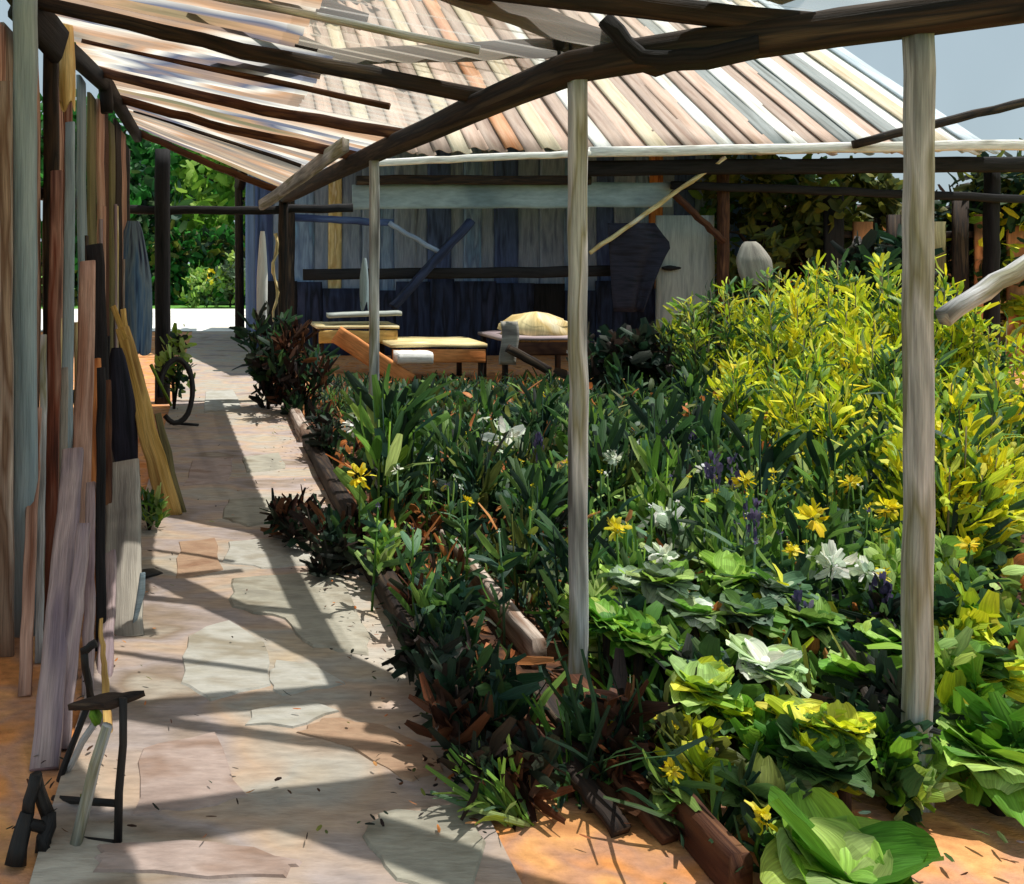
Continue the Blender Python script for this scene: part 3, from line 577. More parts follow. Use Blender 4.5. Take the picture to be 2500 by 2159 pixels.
# far trees and hedge beyond the walkway
gt = 'trees beyond the walkway'
G1 = [lin(44, 110, 44), lin(60, 128, 52), lin(40, 92, 44)]; G2 = [lin(128, 170, 60), lin(100, 150, 54), lin(150, 184, 76)]
tree('far_tree', 'deep green tree left of the black post in the far opening', 'tree', -4.2, 31, 7.5, 3.2, 3.4, [G1, G1, DK], 2600, .5, .3, gt)
tree('far_tree', 'light yellow-green tree filling the right of the far opening', 'tree', 1.2, 33, 7.2, 3.4, 3.3, [G2, G2, G1], 2600, .5, .3, gt)
tree('far_tree', 'tall dark tree behind the two lighter far trees', 'tree', -1.6, 40, 9, 4, 4.2, [G1, DK], 2200, .6, .36, gt)
tree('added_shade_tree', 'added tall tree beside the shed corner that shades the far end of the path', 'tree', .52, 15.9, 9.6, 2.7, 2.2, [DK, MID, OLV], 2600, .34, .2, clumps=34, tr=.011)  # tree added to shade the far path, crown hidden above the roof
mb = MB()
for _ in range(5200):
    p = V(rnd.uniform(-9, 9), rnd.uniform(29, 30.2), rnd.uniform(0, 2.6)); leaf(mb, p, rdir(.4), rnd.uniform(.25, .5), rnd.uniform(.15, .3), pick(rnd.choice([G1, G1, OLV, DK])), .3, 2)
tag(mb.build('far_hedge', FOL), 'clipped green hedge across the end of the terrace', 'hedge')
def shrub(nm, lab, cat, px, ybase, Y, h, r, pals, n, L, Wd, up=.8, group=None, flower=None, clumps=16, x=None):
    x = (px - VX) * Y / F if x is None else x; t = thing(nm, lab, cat, (x, Y, 0), group); mb = MB()
    for _ in range(6):
        a = rnd.uniform(0, 6.28); tube(mb, [V(x, Y, 0), V(x + math.cos(a) * r * .3, Y + math.sin(a) * r * .3, h * .4), V(x + math.cos(a) * r * .6, Y + math.sin(a) * r * .6, h * .8)], .014 * h + .003, .004, 5)
    mb.build('stems', M['dark'], t); mb = MB(); crown(mb, (x, Y, h * .52), r, r, h * .5, n, L, Wd, pals, clumps, .45, up); 
    if flower:
        pal, k, zr = flower
        for _ in range(k):
            d = rdir(.3); p = V(x + d.x * r * rnd.uniform(.5, 1.05), Y + d.y * r * rnd.uniform(.5, 1.05), h * (.52 + .5 * d.z * rnd.uniform(.5, 1.05)))
            if p.z < h * zr: continue
            for _ in range(4): leaf(mb, p + rdir() * L * .3, rdir(.5), L * .8, Wd * .8, pick(pal), .2, 2)
    mb.build('leaves', FOL, t)
    return t
shrub('far_shrub', 'pale grey-cream shrub standing on the lawn beyond the terrace', 'shrub', 562, 0, 27.5, 2.0, .55, [GRY, LT], 420, .22, .14)
shrub('far_shrub', 'low yellow-flecked shrub at the terrace edge', 'shrub', 505, 0, 27.2, 1.2, .7, [MID, LT], 320, .2, .12, flower=(YEL, 20, .5))
shrub('dark_fern', 'dark green fern clump at the foot of the dark far post', 'fern', 655, 0, 8.3, .95, .22, [DK, DK, BLK], 420, .16, .05, 1.2)
shrub('dark_fern', 'brown stalky plant between the dark post and the orange plank', 'plant', 735, 0, 7.9, .8, .3, [BRN, DK], 420, .16, .04, 1.4)
shrub('wall_weed', 'bright green weed at the foot of the grey board', 'weed', 365, 0, 4.55, .2, .07, [LT, MID], 70, .09, .03, 1.5)
shrub('wall_weed', 'small dark weed with a yellow tip beside the coat', 'weed', 425, 0, 8.3, .75, .16, [DK, BLK, LT], 160, .1, .05, 1.0)

# hedge and wall at the right back
gw = thing('garden_wall', 'orange clay wall glimpsed behind the dark hedge', 'wall', (12, 15.5, 0))
mb = MB(); timber(mb, [V(8.9, 15.4, 1.2), V(12, 15.3, 1.2), V(22, 15, 1.2)], .25, 2.5, sub=8, j=.02); mb.build('wall_face', M['terracotta'], gw)
mb = MB(); timber(mb, [V(8.9, 15.4, 2.49), V(12, 15.3, 2.49), V(22, 15, 2.49)], .34, .09, sub=8, j=.012); mb.build('coping', M['brown'], gw)
scn = thing('slatted_screen', 'dark slatted timber screen with orange gaps at the right back of the garden', 'screen', (10, 11.9, 0))
px = 2035
while px < 2560:
    w = rnd.uniform(22, 52); y_ = rnd.uniform(470, 560); a = W(px, y_, 11.9)
    mb = MB(); timber(mb, [V(a.x, 11.9, 0), V(a.x, 11.9, a.z)], w * 11.9 / F, .04, up=(0, 1, 0), sub=4, j=.004); mb.build('slat', M[rnd.choice(['dark', 'dark', 'brown', 'black', 'olive', 'terracotta'])], scn); px += w + rnd.uniform(6, 30)
for z in (.7, 1.9):
    mb = MB(); timber(mb, [V(9, 11.97, z), V(12.2, 11.97, z)], .05, .1, sub=4); mb.build('cross_rail', M['dark'], scn)
gh = 'dark trees along the back of the garden'
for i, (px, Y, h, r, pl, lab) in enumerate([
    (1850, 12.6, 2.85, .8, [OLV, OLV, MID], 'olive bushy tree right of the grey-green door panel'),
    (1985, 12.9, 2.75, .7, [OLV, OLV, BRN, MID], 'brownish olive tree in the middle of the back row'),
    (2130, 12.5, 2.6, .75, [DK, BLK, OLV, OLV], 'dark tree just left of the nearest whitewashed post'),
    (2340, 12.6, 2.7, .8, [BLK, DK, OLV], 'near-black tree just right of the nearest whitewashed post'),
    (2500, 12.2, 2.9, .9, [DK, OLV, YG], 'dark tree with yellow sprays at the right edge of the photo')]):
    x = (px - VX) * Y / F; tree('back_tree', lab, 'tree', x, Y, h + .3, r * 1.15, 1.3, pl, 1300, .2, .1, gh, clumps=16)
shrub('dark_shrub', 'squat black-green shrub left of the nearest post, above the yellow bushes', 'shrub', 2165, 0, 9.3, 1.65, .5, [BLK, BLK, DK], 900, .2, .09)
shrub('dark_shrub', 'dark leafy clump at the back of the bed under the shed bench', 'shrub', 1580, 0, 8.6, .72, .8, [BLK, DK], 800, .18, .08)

def spray_bush(lab, px, Y, h, r, pal, ypal, n=22):
    x = (px - VX) * Y / F; t = thing('yellow_bush', lab, 'bush', (x, Y, 0), 'yellow flowering bushes at the back right of the bed'); sm = MB(); lv = MB()
    for _ in range(n):
        a = rnd.uniform(0, 6.28); q = rnd.random() ** .6; e = V(x + math.cos(a) * r * q, Y + math.sin(a) * r * q, h * rnd.uniform(.72, 1.08) * (1 - .25 * q)); b = V(x + math.cos(a) * r * q * .35, Y + math.sin(a) * r * q * .35, 0)
        mid = b.lerp(e, .5) + V(math.cos(a) * r * .1, math.sin(a) * r * .1, 0); tube(sm, [b, mid, e], .007, .003, 5)
        yel = rnd.random() < .6
        for k in range(66):
            u = rnd.random() ** .75; p = (b.lerp(mid, u * 2) if u < .5 else mid.lerp(e, u * 2 - 1)); d = rdir(.9); wide = .035 + .07 * (1 - u)
            p = p + V(d.x, d.y, .3 * d.z) * wide * rnd.uniform(.3, 1.4)
            c = pick(ypal if (yel and u > .36 and rnd.random() < .8) else pal)
            leaf(lv, p, V(d.x * .8, d.y * .8, rnd.uniform(.2, 1.5)), rnd.uniform(.05, .13), rnd.uniform(.012, .036), c, rnd.uniform(0, .6), 2)
    sm.build('stems', M['olive'], t); lv.build('leaves', FOL, t); return t
# pale fleece bundle tied to a cane
cloth('fleece_bundle', 'pale grey fleece bunched up above the yellow bushes', 'fleece', 1832, 590, 690, 9.2, 85, 'grey', .3, 4, .12, lean=.08)

# yellow bushes
gy = 'yellow flowering bushes at the back right of the bed'
yb = [(1860, 7.6, 1.36, .42, 'tall yellow-green bush nearest the fleece hood'), (1990, 7.2, 1.38, .45, 'yellow bush in the middle of the flowering row'), (2110, 6.6, 1.4, .46, 'golden yellow bush just left of the nearest post'), (2215, 6.3, 1.38, .42, 'brightest yellow bush, half hidden by the nearest post'), (1720, 7.9, 1.1, .42, 'greener yellow-tipped bush at the left end of the row'), (2380, 5.9, 1.15, .36, 'tall thin yellow bush right of the nearest post'), (2490, 5.0, .95, .4, 'loose yellow bush at the right edge of the photo'), (2060, 4.9, .82, .34, 'short lime bush nearest the largest yellow bloom'), (2330, 4.4, .8, .3, 'narrow lime bush close behind the nearest post on its right'), (1880, 5.6, .85, .36, 'lime bush at the left foot of the flowering row'), (2300, 3.7, .8, .22, 'slender yellow-green bush right against the nearest post'), (2200, 4.0, .72, .26, 'low yellow-green bush just left of the nearest post'), (1950, 6.3, 1.1, .46, 'low yellow bush in front of the middle of the row'), (2130, 5.5, 1.08, .42, 'low yellow bush in front of the golden one')]
LY = [lin(222, 228, 44), lin(240, 236, 56), lin(198, 220, 60), lin(244, 226, 44), lin(230, 236, 100)]
for px, Y, h, r, lab in yb:
    if px == 1720: spray_bush(lab, px, Y, h * 1.15, r, MID + OLV + DK, [*LT, *YG], 24)
    else: spray_bush(lab, px, Y, h * (1.16 if Y > 6 else 1.05), r, YG + LT + MID + MID + DK, LY, 24)

# ------------------------------------------------------------------ bed edging
lean('edging_plank', 'pale weathered plank edging the bed between the second post and the path', 'plank', V(1.17, 4.15, .09), V(1.185, 2.98, .07), .055, .12, 'plank', up=(0, 0, 1), j=.006)
lean('edging_plank', 'dark brown plank edging the front of the bed by the cabbages', 'plank', V(1.2, 2.72, .07), V(1.24, 1.93, .05), .06, .12, 'brown', up=(0, 0, 1), j=.008)
lean('edging_log', 'dark log edging the sunny side of the path', 'log', V(.77, 4.2, .06), V(.78, 2.75, .06), .1, .11, 'dark', up=(0, 0, 1), j=.01)
lean('edging_log', 'second dark log farther along the path edge', 'log', V(.77, 6.6, .06), V(.78, 4.35, .06), .1, .11, 'dark', up=(0, 0, 1), j=.01)
lean('edging_log', 'far grey log at the path edge near the dark post', 'log', V(.78, 8.5, .06), V(.77, 6.75, .06), .1, .12, 'plank', up=(0, 0, 1), j=.01)
for i, (px, py, L_, an, lab) in enumerate([(1390, 1950, .5, 70, 'reddish bark slab leaning below the second post'), (1460, 1880, .45, 62, 'dark bark slab beside the reddish one'), (1300, 1750, .3, 60, 'broken brown stake at the end of the plank'), (1520, 2040, .4, 58, 'bark slab lying nearest the bottom of the bed'), (1640, 2060, .4, 60, 'grey-brown bark slab next to the big cabbage')]):
    g = G(px, py); d = V(-math.cos(R(an)) * .55, math.sin(R(an)) * .9, .35).normalized()
    lean('bark_slab', lab, 'wood', g + V(0, 0, .01), g + d * L_ * .7, .06, .03, 'brown' if i % 2 == 0 else 'dark', up=(0, 0, 1), group='bark slabs along the bed edge', j=.01)

# ------------------------------------------------------------------ planting
def ypx(py, hz): return (EYE - hz) * F / (py - VY)
# low ground cover
mb = MB(); n = 0
while n < 15000:
    Y = 2.5 + 7.5 * rnd.random() ** 1.3; X = rnd.uniform(.84, 1.24 + .48 * Y + 3.2)
    px = VX + X * F / Y; py = VY + EYE * F / Y
    if px > 2640: continue
    if Y < 2.75 and X > 1.26 and rnd.random() < .5: continue
    g = mnoise.noise(Vector((X * 1.3, Y * 1.3, 0)))
    if px > 2380 and rnd.random() < .6: continue
    if g < -.2 and rnd.random() < .88: continue            # bare earth shows between the clumps
    hh = (.16 + .3 * min(1, max(0, (Y - 3) / 3))) * (1 + .6 * g)
    hh = min(hh, max(.06, 1.42 - .165 * Y) * rnd.choice([.6, 1, 1.5]))
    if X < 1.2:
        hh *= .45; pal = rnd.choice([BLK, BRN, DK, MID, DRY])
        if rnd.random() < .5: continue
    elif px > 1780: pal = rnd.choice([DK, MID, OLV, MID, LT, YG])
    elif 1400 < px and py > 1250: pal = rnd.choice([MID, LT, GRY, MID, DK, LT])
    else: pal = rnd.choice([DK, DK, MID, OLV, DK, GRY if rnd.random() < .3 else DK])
    if rnd.random() < .07: pal = DRY
    z = rnd.random() * hh
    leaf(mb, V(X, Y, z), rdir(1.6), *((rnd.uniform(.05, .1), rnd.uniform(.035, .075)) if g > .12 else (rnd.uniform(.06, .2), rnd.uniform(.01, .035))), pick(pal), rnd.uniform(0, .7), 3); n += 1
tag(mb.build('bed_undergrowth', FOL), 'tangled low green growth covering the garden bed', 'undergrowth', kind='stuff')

# upright leafy stalks: five kinds, copied
def stalk(nm, lab, cat, pal, n, h, group, w=.035):
    t = thing(nm, lab, cat, (0, 0, 0), group); mb = MB()
    for _ in range(3):
        a = rnd.uniform(0, 6.28); r = rnd.uniform(0, .05); tube(mb, [V(math.cos(a) * r, math.sin(a) * r, 0), V(math.cos(a) * r * 1.5, math.sin(a) * r * 1.5, h * .5), V(math.cos(a) * r * 2, math.sin(a) * r * 2, h)], .006, .003, 5, c=pick(pal))
    mb.build('stems', FOL, t); mb = MB()
    for _ in range(n):
        a = rnd.uniform(0, 6.28); r = rnd.uniform(.01, .07); z = h * rnd.random() ** .8
        leaf(mb, V(math.cos(a) * r, math.sin(a) * r, z * .9), V(math.cos(a) * .5, math.sin(a) * .5, rnd.uniform(.4, 1.6)), rnd.uniform(.08, .2), w * rnd.uniform(.6, 1.3), pick(pal), rnd.uniform(0, .6), 3)
    mb.build('leaves', FOL, t); return t
gs = 'leafy stalks in the bed'
protos = [stalk('leafy_stalk', 'dark green leafy stalk in the crowded middle of the bed', 'plant', DK, 34, .5, gs), stalk('leafy_stalk', 'mid green leafy stalk in the crowded middle of the bed', 'plant', MID + DK, 32, .48, gs), stalk('leafy_stalk', 'olive leafy stalk in the crowded middle of the bed', 'plant', OLV + DK, 32, .55, gs), stalk('leafy_stalk', 'pale green leafy stalk in the crowded middle of the bed', 'plant', LT + MID, 28, .42, gs), stalk('leafy_stalk', 'blackish leafy stalk in the crowded middle of the bed', 'plant', BLK + DK, 30, .5, gs)]
used = set(); k = 0
while k < 210:
    Y = 3.1 + 6.6 * rnd.random() ** 1.15; X = rnd.uniform(1.25, 1.0 + .95 * Y); px = VX + X * F / Y
    if px > 2450 or (px > 2330 and rnd.random() < .5): continue
    if px > 1700 and Y > 5.5: q = rnd.choice([0, 2, 3, 3])
    elif px > 1400 and Y < 4.2: q = rnd.choice([1, 3, 3, 1])
    else: q = rnd.choice([0, 0, 1, 1, 2, 3, 4])
    sc = rnd.uniform(.75, 1.25) * (.75 if Y < 4 else 1)
    lim = (1.5 - (.165 if px < 1500 else .12) * Y) / .62
    sc = min(sc, max(.3, lim) * rnd.choice([.8, 1, 1, 1.25, 1.55]))
    if q in used: dup(protos[q], (X, Y, .01), rnd.uniform(0, 6.28), sc)
    else: protos[q].location = (X, Y, .01); protos[q].scale = (sc,) * 3; used.add(q)
    k += 1

for (x_, y_, q_) in ((.93, 4.62, 1), (1.02, 4.55, 0), (.9, 4.45, 3), (1.06, 4.7, 1)):
    dup(protos[q_], (x_, y_, .01), rnd.uniform(0, 6), rnd.uniform(1.35, 1.6), label='tall leafy stalk growing up round the third post')
# flowering plants placed where the photo shows their heads
def flower(px, py, rpx, pal, kind, lab, cat, hz=None, group=None):
    if hz is None: hz = .46 if py < 1300 else max(.16, .46 - (py - 1300) / 1000)
    Y = ypx(py, hz); x = (px - VX) * Y / F; r = rpx * (1.3 if kind == 'white_flower' else .95) * Y / F; t = thing(kind, lab, cat, (x, Y, 0), group)
    mb = MB(); tube(mb, [V(x + rnd.uniform(-.03, .03), Y, 0), V(x + rnd.uniform(-.02, .02), Y, hz * .5), V(x, Y, hz)], .006, .004, 5, c=pick(MID)); mb.build('stem', FOL, t)
    mb = MB()
    for _ in range(14):
        a = rnd.uniform(0, 6.28); leaf(mb, V(x, Y, hz * rnd.uniform(.05, .8)), V(math.cos(a), math.sin(a), rnd.uniform(.3, 1.3)), rnd.uniform(.06, .14), rnd.uniform(.018, .035), pick(MID + DK), .4, 3)
    mb.build('leaves', FOL, t); mb = MB(); n = 26 if rpx > 18 else 10
    for _ in range(n):
        d = rdir(.2)
        if 'spike' in kind: p = V(x + d.x * r * .5, Y + d.y * r * .5, hz + d.z * r * 1.8); dd = V(d.x * .5, d.y * .5, 1)
        else: p = V(x, Y, hz) + d * r * rnd.uniform(.05, .6); dd = d
        leaf(mb, p, dd, r * rnd.uniform(.5, .9), r * rnd.uniform(.3, .6), pick(pal), .3, 2, nrm=d + rdir() * .6)
    mb.build('flower_head', PET, t); return t
gf = {'y': 'yellow flowers in the bed', 'w': 'white flowers in the bed', 'p': 'purple flower spikes in the bed'}
fw = [('w', 1238, 1065, 34, 'largest white bloom, left of the second post'), ('w', 868, 1040, 20, 'white-green bloom at the left of the bed by the third post'), ('w', 1800, 1062, 16, 'single white bud against the dark growth'), ('w', 1500, 1120, 20, 'white flower just right of the second post'), ('w', 1560, 1090, 15, 'small white flower between the second post and the white bud'), ('w', 2030, 1385, 42, 'largest white flower cluster, left of the nearest post'), ('w', 2115, 1400, 28, 'white cluster beside the small yellow bloom near the nearest post'), ('w', 1718, 1150, 14, 'white flower beside the purple spikes'), ('w', 1180, 1020, 13, 'small white flower left of the largest white bloom'), ('w', 970, 1150, 12, 'tiny white flower low beside the third post'), ('w', 1620, 1360, 26, 'pale white-green bloom in front of the light green mass'),
 ('y', 880, 1165, 30, 'bright yellow bloom at the left end of the bed'), ('y', 1141, 1225, 17, 'small yellow bloom left of the second post'), ('y', 1505, 1292, 32, 'bushy yellow bloom right of the second post'), ('y', 1815, 1175, 26, 'yellow bloom beside the purple spikes'), ('y', 1985, 1265, 38, 'largest yellow bloom in the middle of the bed'), ('y', 2166, 1240, 28, 'round yellow bloom just left of the nearest post'), ('y', 2140, 1085, 38, 'yellow spray under the golden bushes'), ('y', 1888, 1155, 18, 'small yellow bloom above the largest yellow one'), ('y', 2075, 1180, 24, 'dull yellow bloom left of the round one'), ('y', 2155, 1405, 22, 'yellow bloom beside the white cluster'), ('y', 1935, 1345, 20, 'yellow bloom below the largest yellow one'), ('y', 2362, 1225, 24, 'yellow bloom right of the nearest post'), ('y', 2366, 1330, 22, 'lower yellow bloom right of the nearest post'), ('y', 1650, 1650, 34, 'yellow bloom among the front cabbages'), ('y', 1640, 1880, 26, 'low yellow flower on the bare earth at the front'), ('y', 1530, 1750, 24, 'yellow flower at the front edge below the light green mass'), ('y', 1862, 1995, 34, 'yellow flower left of the biggest cabbage'), ('y', 1490, 1775, 16, 'small yellow flower near the dark plank'), ('y', 1640, 1780, 18, 'thin yellow flower on a tall stalk at the front'),
 ('p', 1742, 1170, 28, 'purple spike leaning left of its yellow neighbour'), ('p', 1792, 1160, 22, 'purple spike right beside the yellow bloom'), ('p', 1835, 1275, 28, 'dusky purple spike in the middle of the bed'), ('p', 1960, 1520, 34, 'purple clump behind the pale cabbage'), ('p', 2150, 1480, 34, 'lavender clump next to the nearest post'), ('p', 1315, 1100, 20, 'slim purple spike left of the second post'), ('p', 1390, 1010, 18, 'faint purple spike behind the second post'), ('p', 1690, 1090, 18, 'blue-purple spike left of the white bud'), ('p', 1635, 1060, 16, 'small blue spike near the back of the bed')]
for kd, px, py, r, lab in fw:
    flower(px, py, r, {'y': YEL, 'w': WHT, 'p': PUR}[kd], {'y': 'yellow_flower', 'w': 'white_flower', 'p': 'purple_flower_spike'}[kd], lab, 'flower', group=gf[kd])
for i in range(70):     # scattered small blooms nothing tells apart
    py = rnd.uniform(960, 1330); px = rnd.uniform(900, 2250); kd = rnd.choice('ywp' if px < 1700 else 'yywp')
    if py < 1050 and px > 1350: continue
    flower(px, py, rnd.uniform(5, 11), {'y': YEL, 'w': WHT, 'p': PUR}[kd], 'small_flower', {'y': 'tiny yellow flower speckled among the green stalks', 'w': 'tiny white flower speckled among the green stalks', 'p': 'tiny purple flower speckled among the green stalks'}[kd], 'flower', group='tiny flowers among the stalks')

# cabbages
def cabbage(px, py, rpx, pal, lab, hz=.17, stalkh=0, hcol=None, n=28, cat='cabbage', nm='cabbage'):
    Y = ypx(py, hz); x = (px - VX) * Y / F; r = 1.02 * rpx * Y / F; t = thing(nm, lab, cat, (x, Y, 0), 'cabbages at the front of the bed')
    c0 = V(x, Y, hz)
    def cup(mb, az, tilt, L, Wd, c, curl):
        ca, sa = math.cos(az), math.sin(az); ph = rnd.uniform(0, 6)
        def fn(u, v):
            s = (v - .5) * 2; w = Wd * (math.sin(math.pi * min(1, u * .8 + .12)) ** .6) * .5
            th = tilt - curl * u
            rr = L * u; rad = rr * math.cos(tilt - curl * u * .5); zz = rr * math.sin(tilt - curl * u * .5)
            zz += .18 * w * s * s * 1.5 + .05 * L * math.sin(s * 5 + ph) * u + .03 * L * math.sin(u * 7 + s * 4 + ph) * abs(s)
            lx = rad - .12 * L * s * s; ly = s * w
            return c0 + V(lx * ca - ly * sa, lx * sa + ly * ca, zz - r * .35)
        base_c = len(mb.c); grid(mb, fn, 6, 6, L, Wd, c)
        for q in range(base_c, len(mb.c)):      # pale midrib, a real vein colour
            if (q - base_c) % 6 in (2, 3) and rnd.random() < .75: mb.c[q] = tuple(min(1, z * 1.22 + .015) for z in c)
    mb = MB()
    for k in range(n): cup(mb, k * 2.4 + rnd.uniform(-.3, .3), R(rnd.uniform(4, 58)), r * rnd.uniform(.55, .98), r * rnd.uniform(.6, .9), pick(pal), R(rnd.uniform(5, 60)))
    mb.build('outer_leaves', FOL, t); mb = MB()
    for k in range(9): cup(mb, k * 2.4 + 1, R(rnd.uniform(50, 85)), r * rnd.uniform(.42, .66), r * rnd.uniform(.6, .85), pick(hcol or pal), R(rnd.uniform(70, 120)))
    mb.build('heart', FOL, t); mb = MB(); tube(mb, [V(x + rnd.uniform(-.03, .03), Y, -.01), V(x, Y, max(.05, hz - r * .2))], .02, .016, 7, .1); mb.build('stalk', M['dark'], t)
    return t
BG = [lin(74, 128, 40), lin(96, 150, 44), lin(58, 104, 40), lin(120, 168, 50)]; DG = [lin(74, 106, 58), lin(88, 122, 64), lin(60, 90, 50)]
PW = [lin(180, 204, 150), lin(206, 222, 184), lin(160, 188, 120), lin(224, 234, 212)]
cabbage(2050, 2075, 255, BG + LT, 'biggest green cabbage at the bottom of the photo', .15, hcol=LT)
cabbage(1995, 1835, 150, DG, 'dull grey-green cabbage behind the biggest one', .2)
cabbage(2430, 1800, 180, [*LT, *BG], 'light green cabbage right of the nearest post', .2)
cabbage(1872, 1605, 105, PW, 'whitish cabbage on a dark stalk', .3, hcol=WHT)
cabbage(1960, 1740, 115, [*YG, *BG], 'yellow-green cabbage above the dull one', .24)
cabbage(2110, 1630, 115, [*LT, *BG], 'bright green cabbage left of the nearest post', .26)
cabbage(2400, 1620, 110, [*YG, *LT], 'lime cabbage at the right edge of the bed', .26)
cabbage(1870, 1930, 130, OLV + DG, 'olive cabbage left of the dull one', .14)
cabbage(1715, 1655, 110, [*YG, *LT], 'lime yellow cabbage left of the whitish one', .26)
cabbage(1560, 1540, 105, [*LT, *BG], 'light green cabbage close to the second post', .28)
cabbage(1690, 1470, 100, [*LT, *GRY], 'pale leafy cabbage in the light green mass', .3, hcol=PW)
cabbage(1540, 1420, 95, [*GRY, *LT], 'grey-green cabbage behind the light green ones', .3, hcol=PW)
cabbage(1820, 1480, 95, [*MID, *GRY], 'mid green cabbage behind the whitish one', .3)
cabbage(2300, 1480, 95, MID + BG, 'mid green cabbage farthest right behind the post', .3)
cabbage(1990, 1500, 90, MID + LT, 'small green cabbage below the white flower cluster', .28)
cabbage(1620, 1580, 80, BG + MID, 'small deep green cabbage between the light and the lime one', .22)

cabbage(1620, 1400, 90, [*LT, *GRY], 'silvery green cabbage behind the pale leafy one', .36, hcol=PW)
cabbage(1780, 1390, 85, [*MID, *LT], 'green cabbage left of the pale white-green bloom', .34)
cabbage(1480, 1500, 80, [*LT, *BG], 'light green cabbage touching the second post', .3)
cabbage(1900, 1420, 85, [*GRY, *MID], 'grey-green cabbage in front of the white cluster', .34, hcol=PW)
cabbage(2150, 1560, 80, [*BG, *LT], 'fresh green cabbage close left of the nearest post', .3)
cabbage(2370, 1590, 95, [*BG, *MID], 'deep green cabbage right behind the nearest post', .3)
cabbage(1780, 1720, 90, [*BG, *YG], 'green cabbage below the lime yellow one', .2)
cabbage(2060, 1760, 90, [*YG, *LT], 'small lime cabbage just above the dull grey-green one', .26)
cabbage(1640, 1920, 70, OLV + MID, 'small olive cabbage on the bare earth at the front', .12)
gl2 = 'mixed leafy clumps between the front cabbages'
for k, (px, py, r, h, pl, lab) in enumerate([(1480, 1650, .12, .3, [LT, MID, DK], 'light green leafy clump just right of the second post foot'), (1600, 1720, .12, .28, [MID, DK, YG], 'mid green leafy clump left of the lime yellow cabbage'), (1800, 1640, .11, .3, [LT, BG, DK], 'fresh leafy clump between the lime and the whitish cabbage'), (2040, 1560, .12, .32, [MID, GRY, PUR], 'greyish leafy clump with purple tips left of the nearest post'), (1930, 1640, .1, .28, [YG, LT, DK], 'lime leafy clump right of the whitish cabbage'), (2180, 1600, .1, .34, [LT, BG], 'bright leafy clump touching the nearest post on its left'), (2290, 1700, .11, .34, [BG, YG, DK], 'leafy clump wrapping the foot of the nearest post on its right'), (2330, 1900, .14, .26, [LT, BG, YG], 'yellow-green leafy clump at the right of the nearest post foot'), (1780, 1830, .11, .24, [BG, OLV, DK], 'olive leafy clump left of the dull grey-green cabbage'), (2200, 1800, .1, .26, [DK, MID], 'dark green leafy clump left of the nearest post foot'), (1640, 1440, .13, .36, [LT, GRY, WHT], 'pale flecked leafy clump in the light green mass'), (1800, 1440, .13, .36, [MID, LT, YEL], 'yellow flecked leafy clump in the middle of the front bed'), (2250, 1440, .13, .4, [MID, YG, DK], 'leafy clump right behind the nearest post'), (2420, 1450, .14, .45, [YG, LT, MID], 'loose lime clump near the right edge of the photo'), (2440, 1720, .12, .3, [MID, LT], 'leafy clump at the right edge of the front bed'), (2290, 1850, .12, .3, [LT, YG, BG], 'lime clump spilling round the foot of the nearest post'), (2400, 1930, .13, .26, [LT, BG], 'bright green clump at the bottom right'), (2170, 1960, .1, .2, [BG, LT, DK], 'green clump between the biggest cabbage and the nearest post'), (1930, 1960, .1, .2, [YG, BG], 'lime clump right above the biggest cabbage'), (2290, 1560, .12, .42, [LT, YG], 'tall lime clump right behind the nearest post'), (1700, 1930, .09, .18, [DK, OLV, YG], 'little dark clump on bare earth left of the olive cabbage')]):
    g = G(px, py); shrub('leafy_clump', lab, 'plant', px, 0, g.y, h, r, pl, 260, .08, .045, .9, gl2, x=g.x, clumps=10)
# dark leafy clumps along the edge and grass tufts
for px, py, r, h, pl, lab in [(1130, 1830, .16, .3, [BLK, BLK, DK], 'black-green clump on the path edge, biggest of the dark ones'), (1190, 1930, .13, .2, [BLK, BRN], 'dark brown clump nearest the bottom of the path edge'), (1090, 1700, .13, .26, [BLK, DK], 'dark clump where the shadows meet the edging'), (740, 1330, .15, .2, [BRN, BLK], 'brown clump by the far end of the dark log'), (820, 1400, .16, .22, [BRN, BLK, DK], 'brown clump growing over the dark log'), (960, 1440, .12, .2, [MID, LT, BRN], 'green clump in the border beside the pale plank'), (1060, 1560, .13, .2, [DK, MID, BRN], 'dark green clump between log and plank'), (1310, 1390, .2, .25, [BRN, BRN, BLK], 'red-brown withered clump behind the pale plank'), (1470, 1900, .12, .22, [DK, BRN], 'dark stalky clump beside the bark slabs'), (1700, 1800, .14, .26, [DK, BLK, MID], 'dark clump under the lime cabbage'), (2190, 1900, .13, .28, [BLK, BLK], 'black clump between the big cabbage and the nearest post'), (2180, 1700, .12, .3, [BLK, DK], 'dark clump left of the nearest post foot'), (790, 1130, .14, .35, [DK, BLK], 'dark clump at the start of the flower rows'), (700, 1010, .14, .4, [DK, BRN], 'dark clump on the far path edge')]:
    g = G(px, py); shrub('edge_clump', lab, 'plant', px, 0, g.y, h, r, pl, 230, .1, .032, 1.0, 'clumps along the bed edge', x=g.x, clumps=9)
mb = MB()
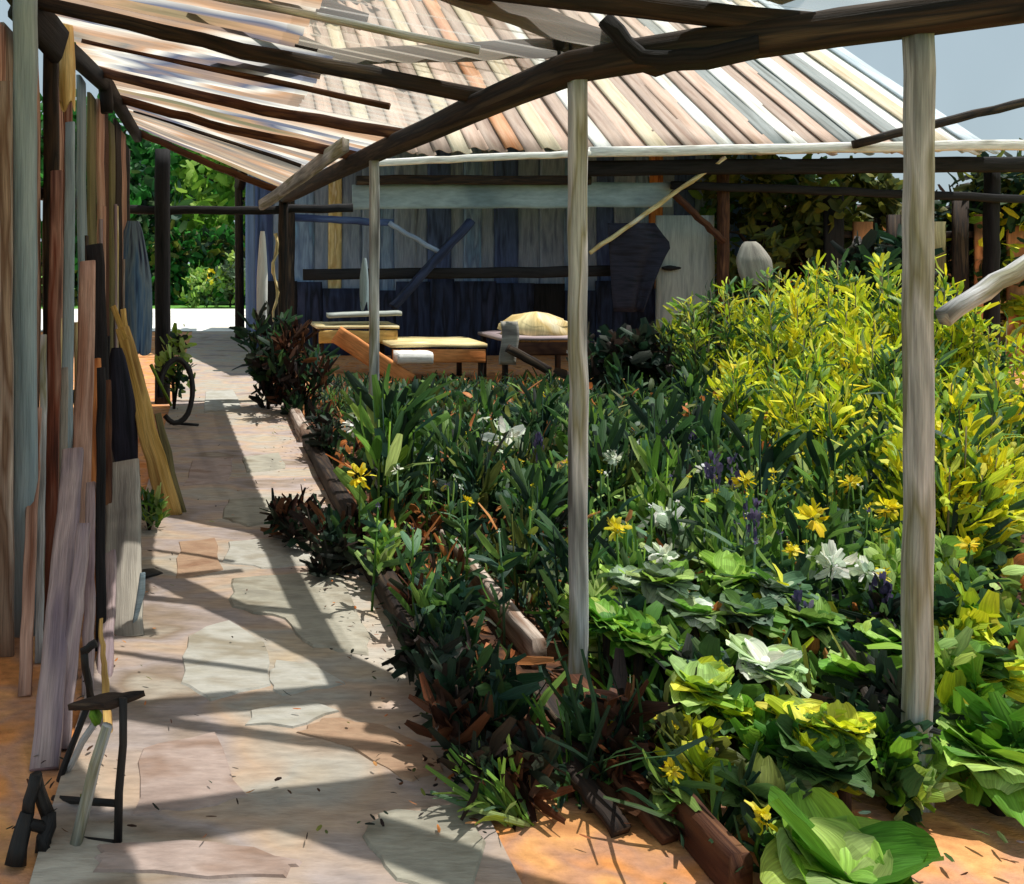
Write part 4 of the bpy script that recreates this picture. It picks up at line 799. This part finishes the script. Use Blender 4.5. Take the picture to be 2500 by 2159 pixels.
for _ in range(420):
    Y = 2.1 + 8 * rnd.random() ** 1.6; e = rnd.random(); X = .74 - abs(rnd.gauss(0, .16)) if e < .6 else (-.55 + abs(rnd.gauss(0, .18)) if e < .85 else rnd.uniform(-.6, .75))
    leaf(mb, V(X, Y, .03 + rnd.uniform(0, .012)), V(rnd.gauss(0, 1), rnd.gauss(0, 1), rnd.uniform(0, .25)), rnd.uniform(.01, .034), rnd.uniform(.004, .012), pick(rnd.choice([BRN, DRY, BRN, OLV, BLK])), rnd.uniform(-.3, .4), 2, nrm=V(rnd.gauss(0, .4), rnd.gauss(0, .4), 1))
for _ in range(500):
    X = rnd.uniform(.9, 3.2); Y = rnd.uniform(1.8, 3.4)
    leaf(mb, V(X, Y, .03 + rnd.uniform(0, .012)), V(rnd.gauss(0, 1), rnd.gauss(0, 1), rnd.uniform(0, .25)), rnd.uniform(.012, .045), rnd.uniform(.005, .014), pick(rnd.choice([BRN, DRY, OLV, DK])), rnd.uniform(-.3, .4), 2, nrm=V(rnd.gauss(0, .4), rnd.gauss(0, .4), 1))
tag(mb.build('leaf_litter', FOL), 'fallen dry leaves and twigs scattered over the path edges', 'leaf litter', kind='stuff')
def tuft(px, py, n, L, pal, lab, dirx=0):
    g = G(px, py); mb = MB()
    for _ in range(n):
        a = rnd.uniform(0, 6.28); leaf(mb, g + V(rnd.uniform(-.04, .04), rnd.uniform(-.03, .03), .0), V(math.cos(a) * .6 + dirx, math.sin(a) * .5, rnd.uniform(.5, 1.4)), L * rnd.uniform(.6, 1.2), .016, pick(pal), .5, 4)
    tag(mb.build('grass_tuft', FOL, origin=g), lab, 'grass', 'grass tufts at the bed edge')
tuft(1260, 2000, 40, .2, MID + LT, 'green grass tuft bending over the grey flagstone', -.9)
tuft(1390, 1960, 18, .25, MID + DK, 'thin grass tuft among the bark slabs')
tuft(1500, 1960, 16, .3, DK, 'dark grass tuft left of the olive cabbage')
tuft(1760, 2060, 18, .22, DK + MID, 'dark grass tuft left of the biggest cabbage')
tuft(2180, 1880, 16, .24, LT, 'light green grass blades at the nearest post')
tuft(1560, 1760, 20, .22, BG + DK, 'upright grass tuft in front of the light green cabbages')
tuft(2440, 1950, 14, .18, MID + LT, 'sparse grass tuft on the bare earth at the right corner')
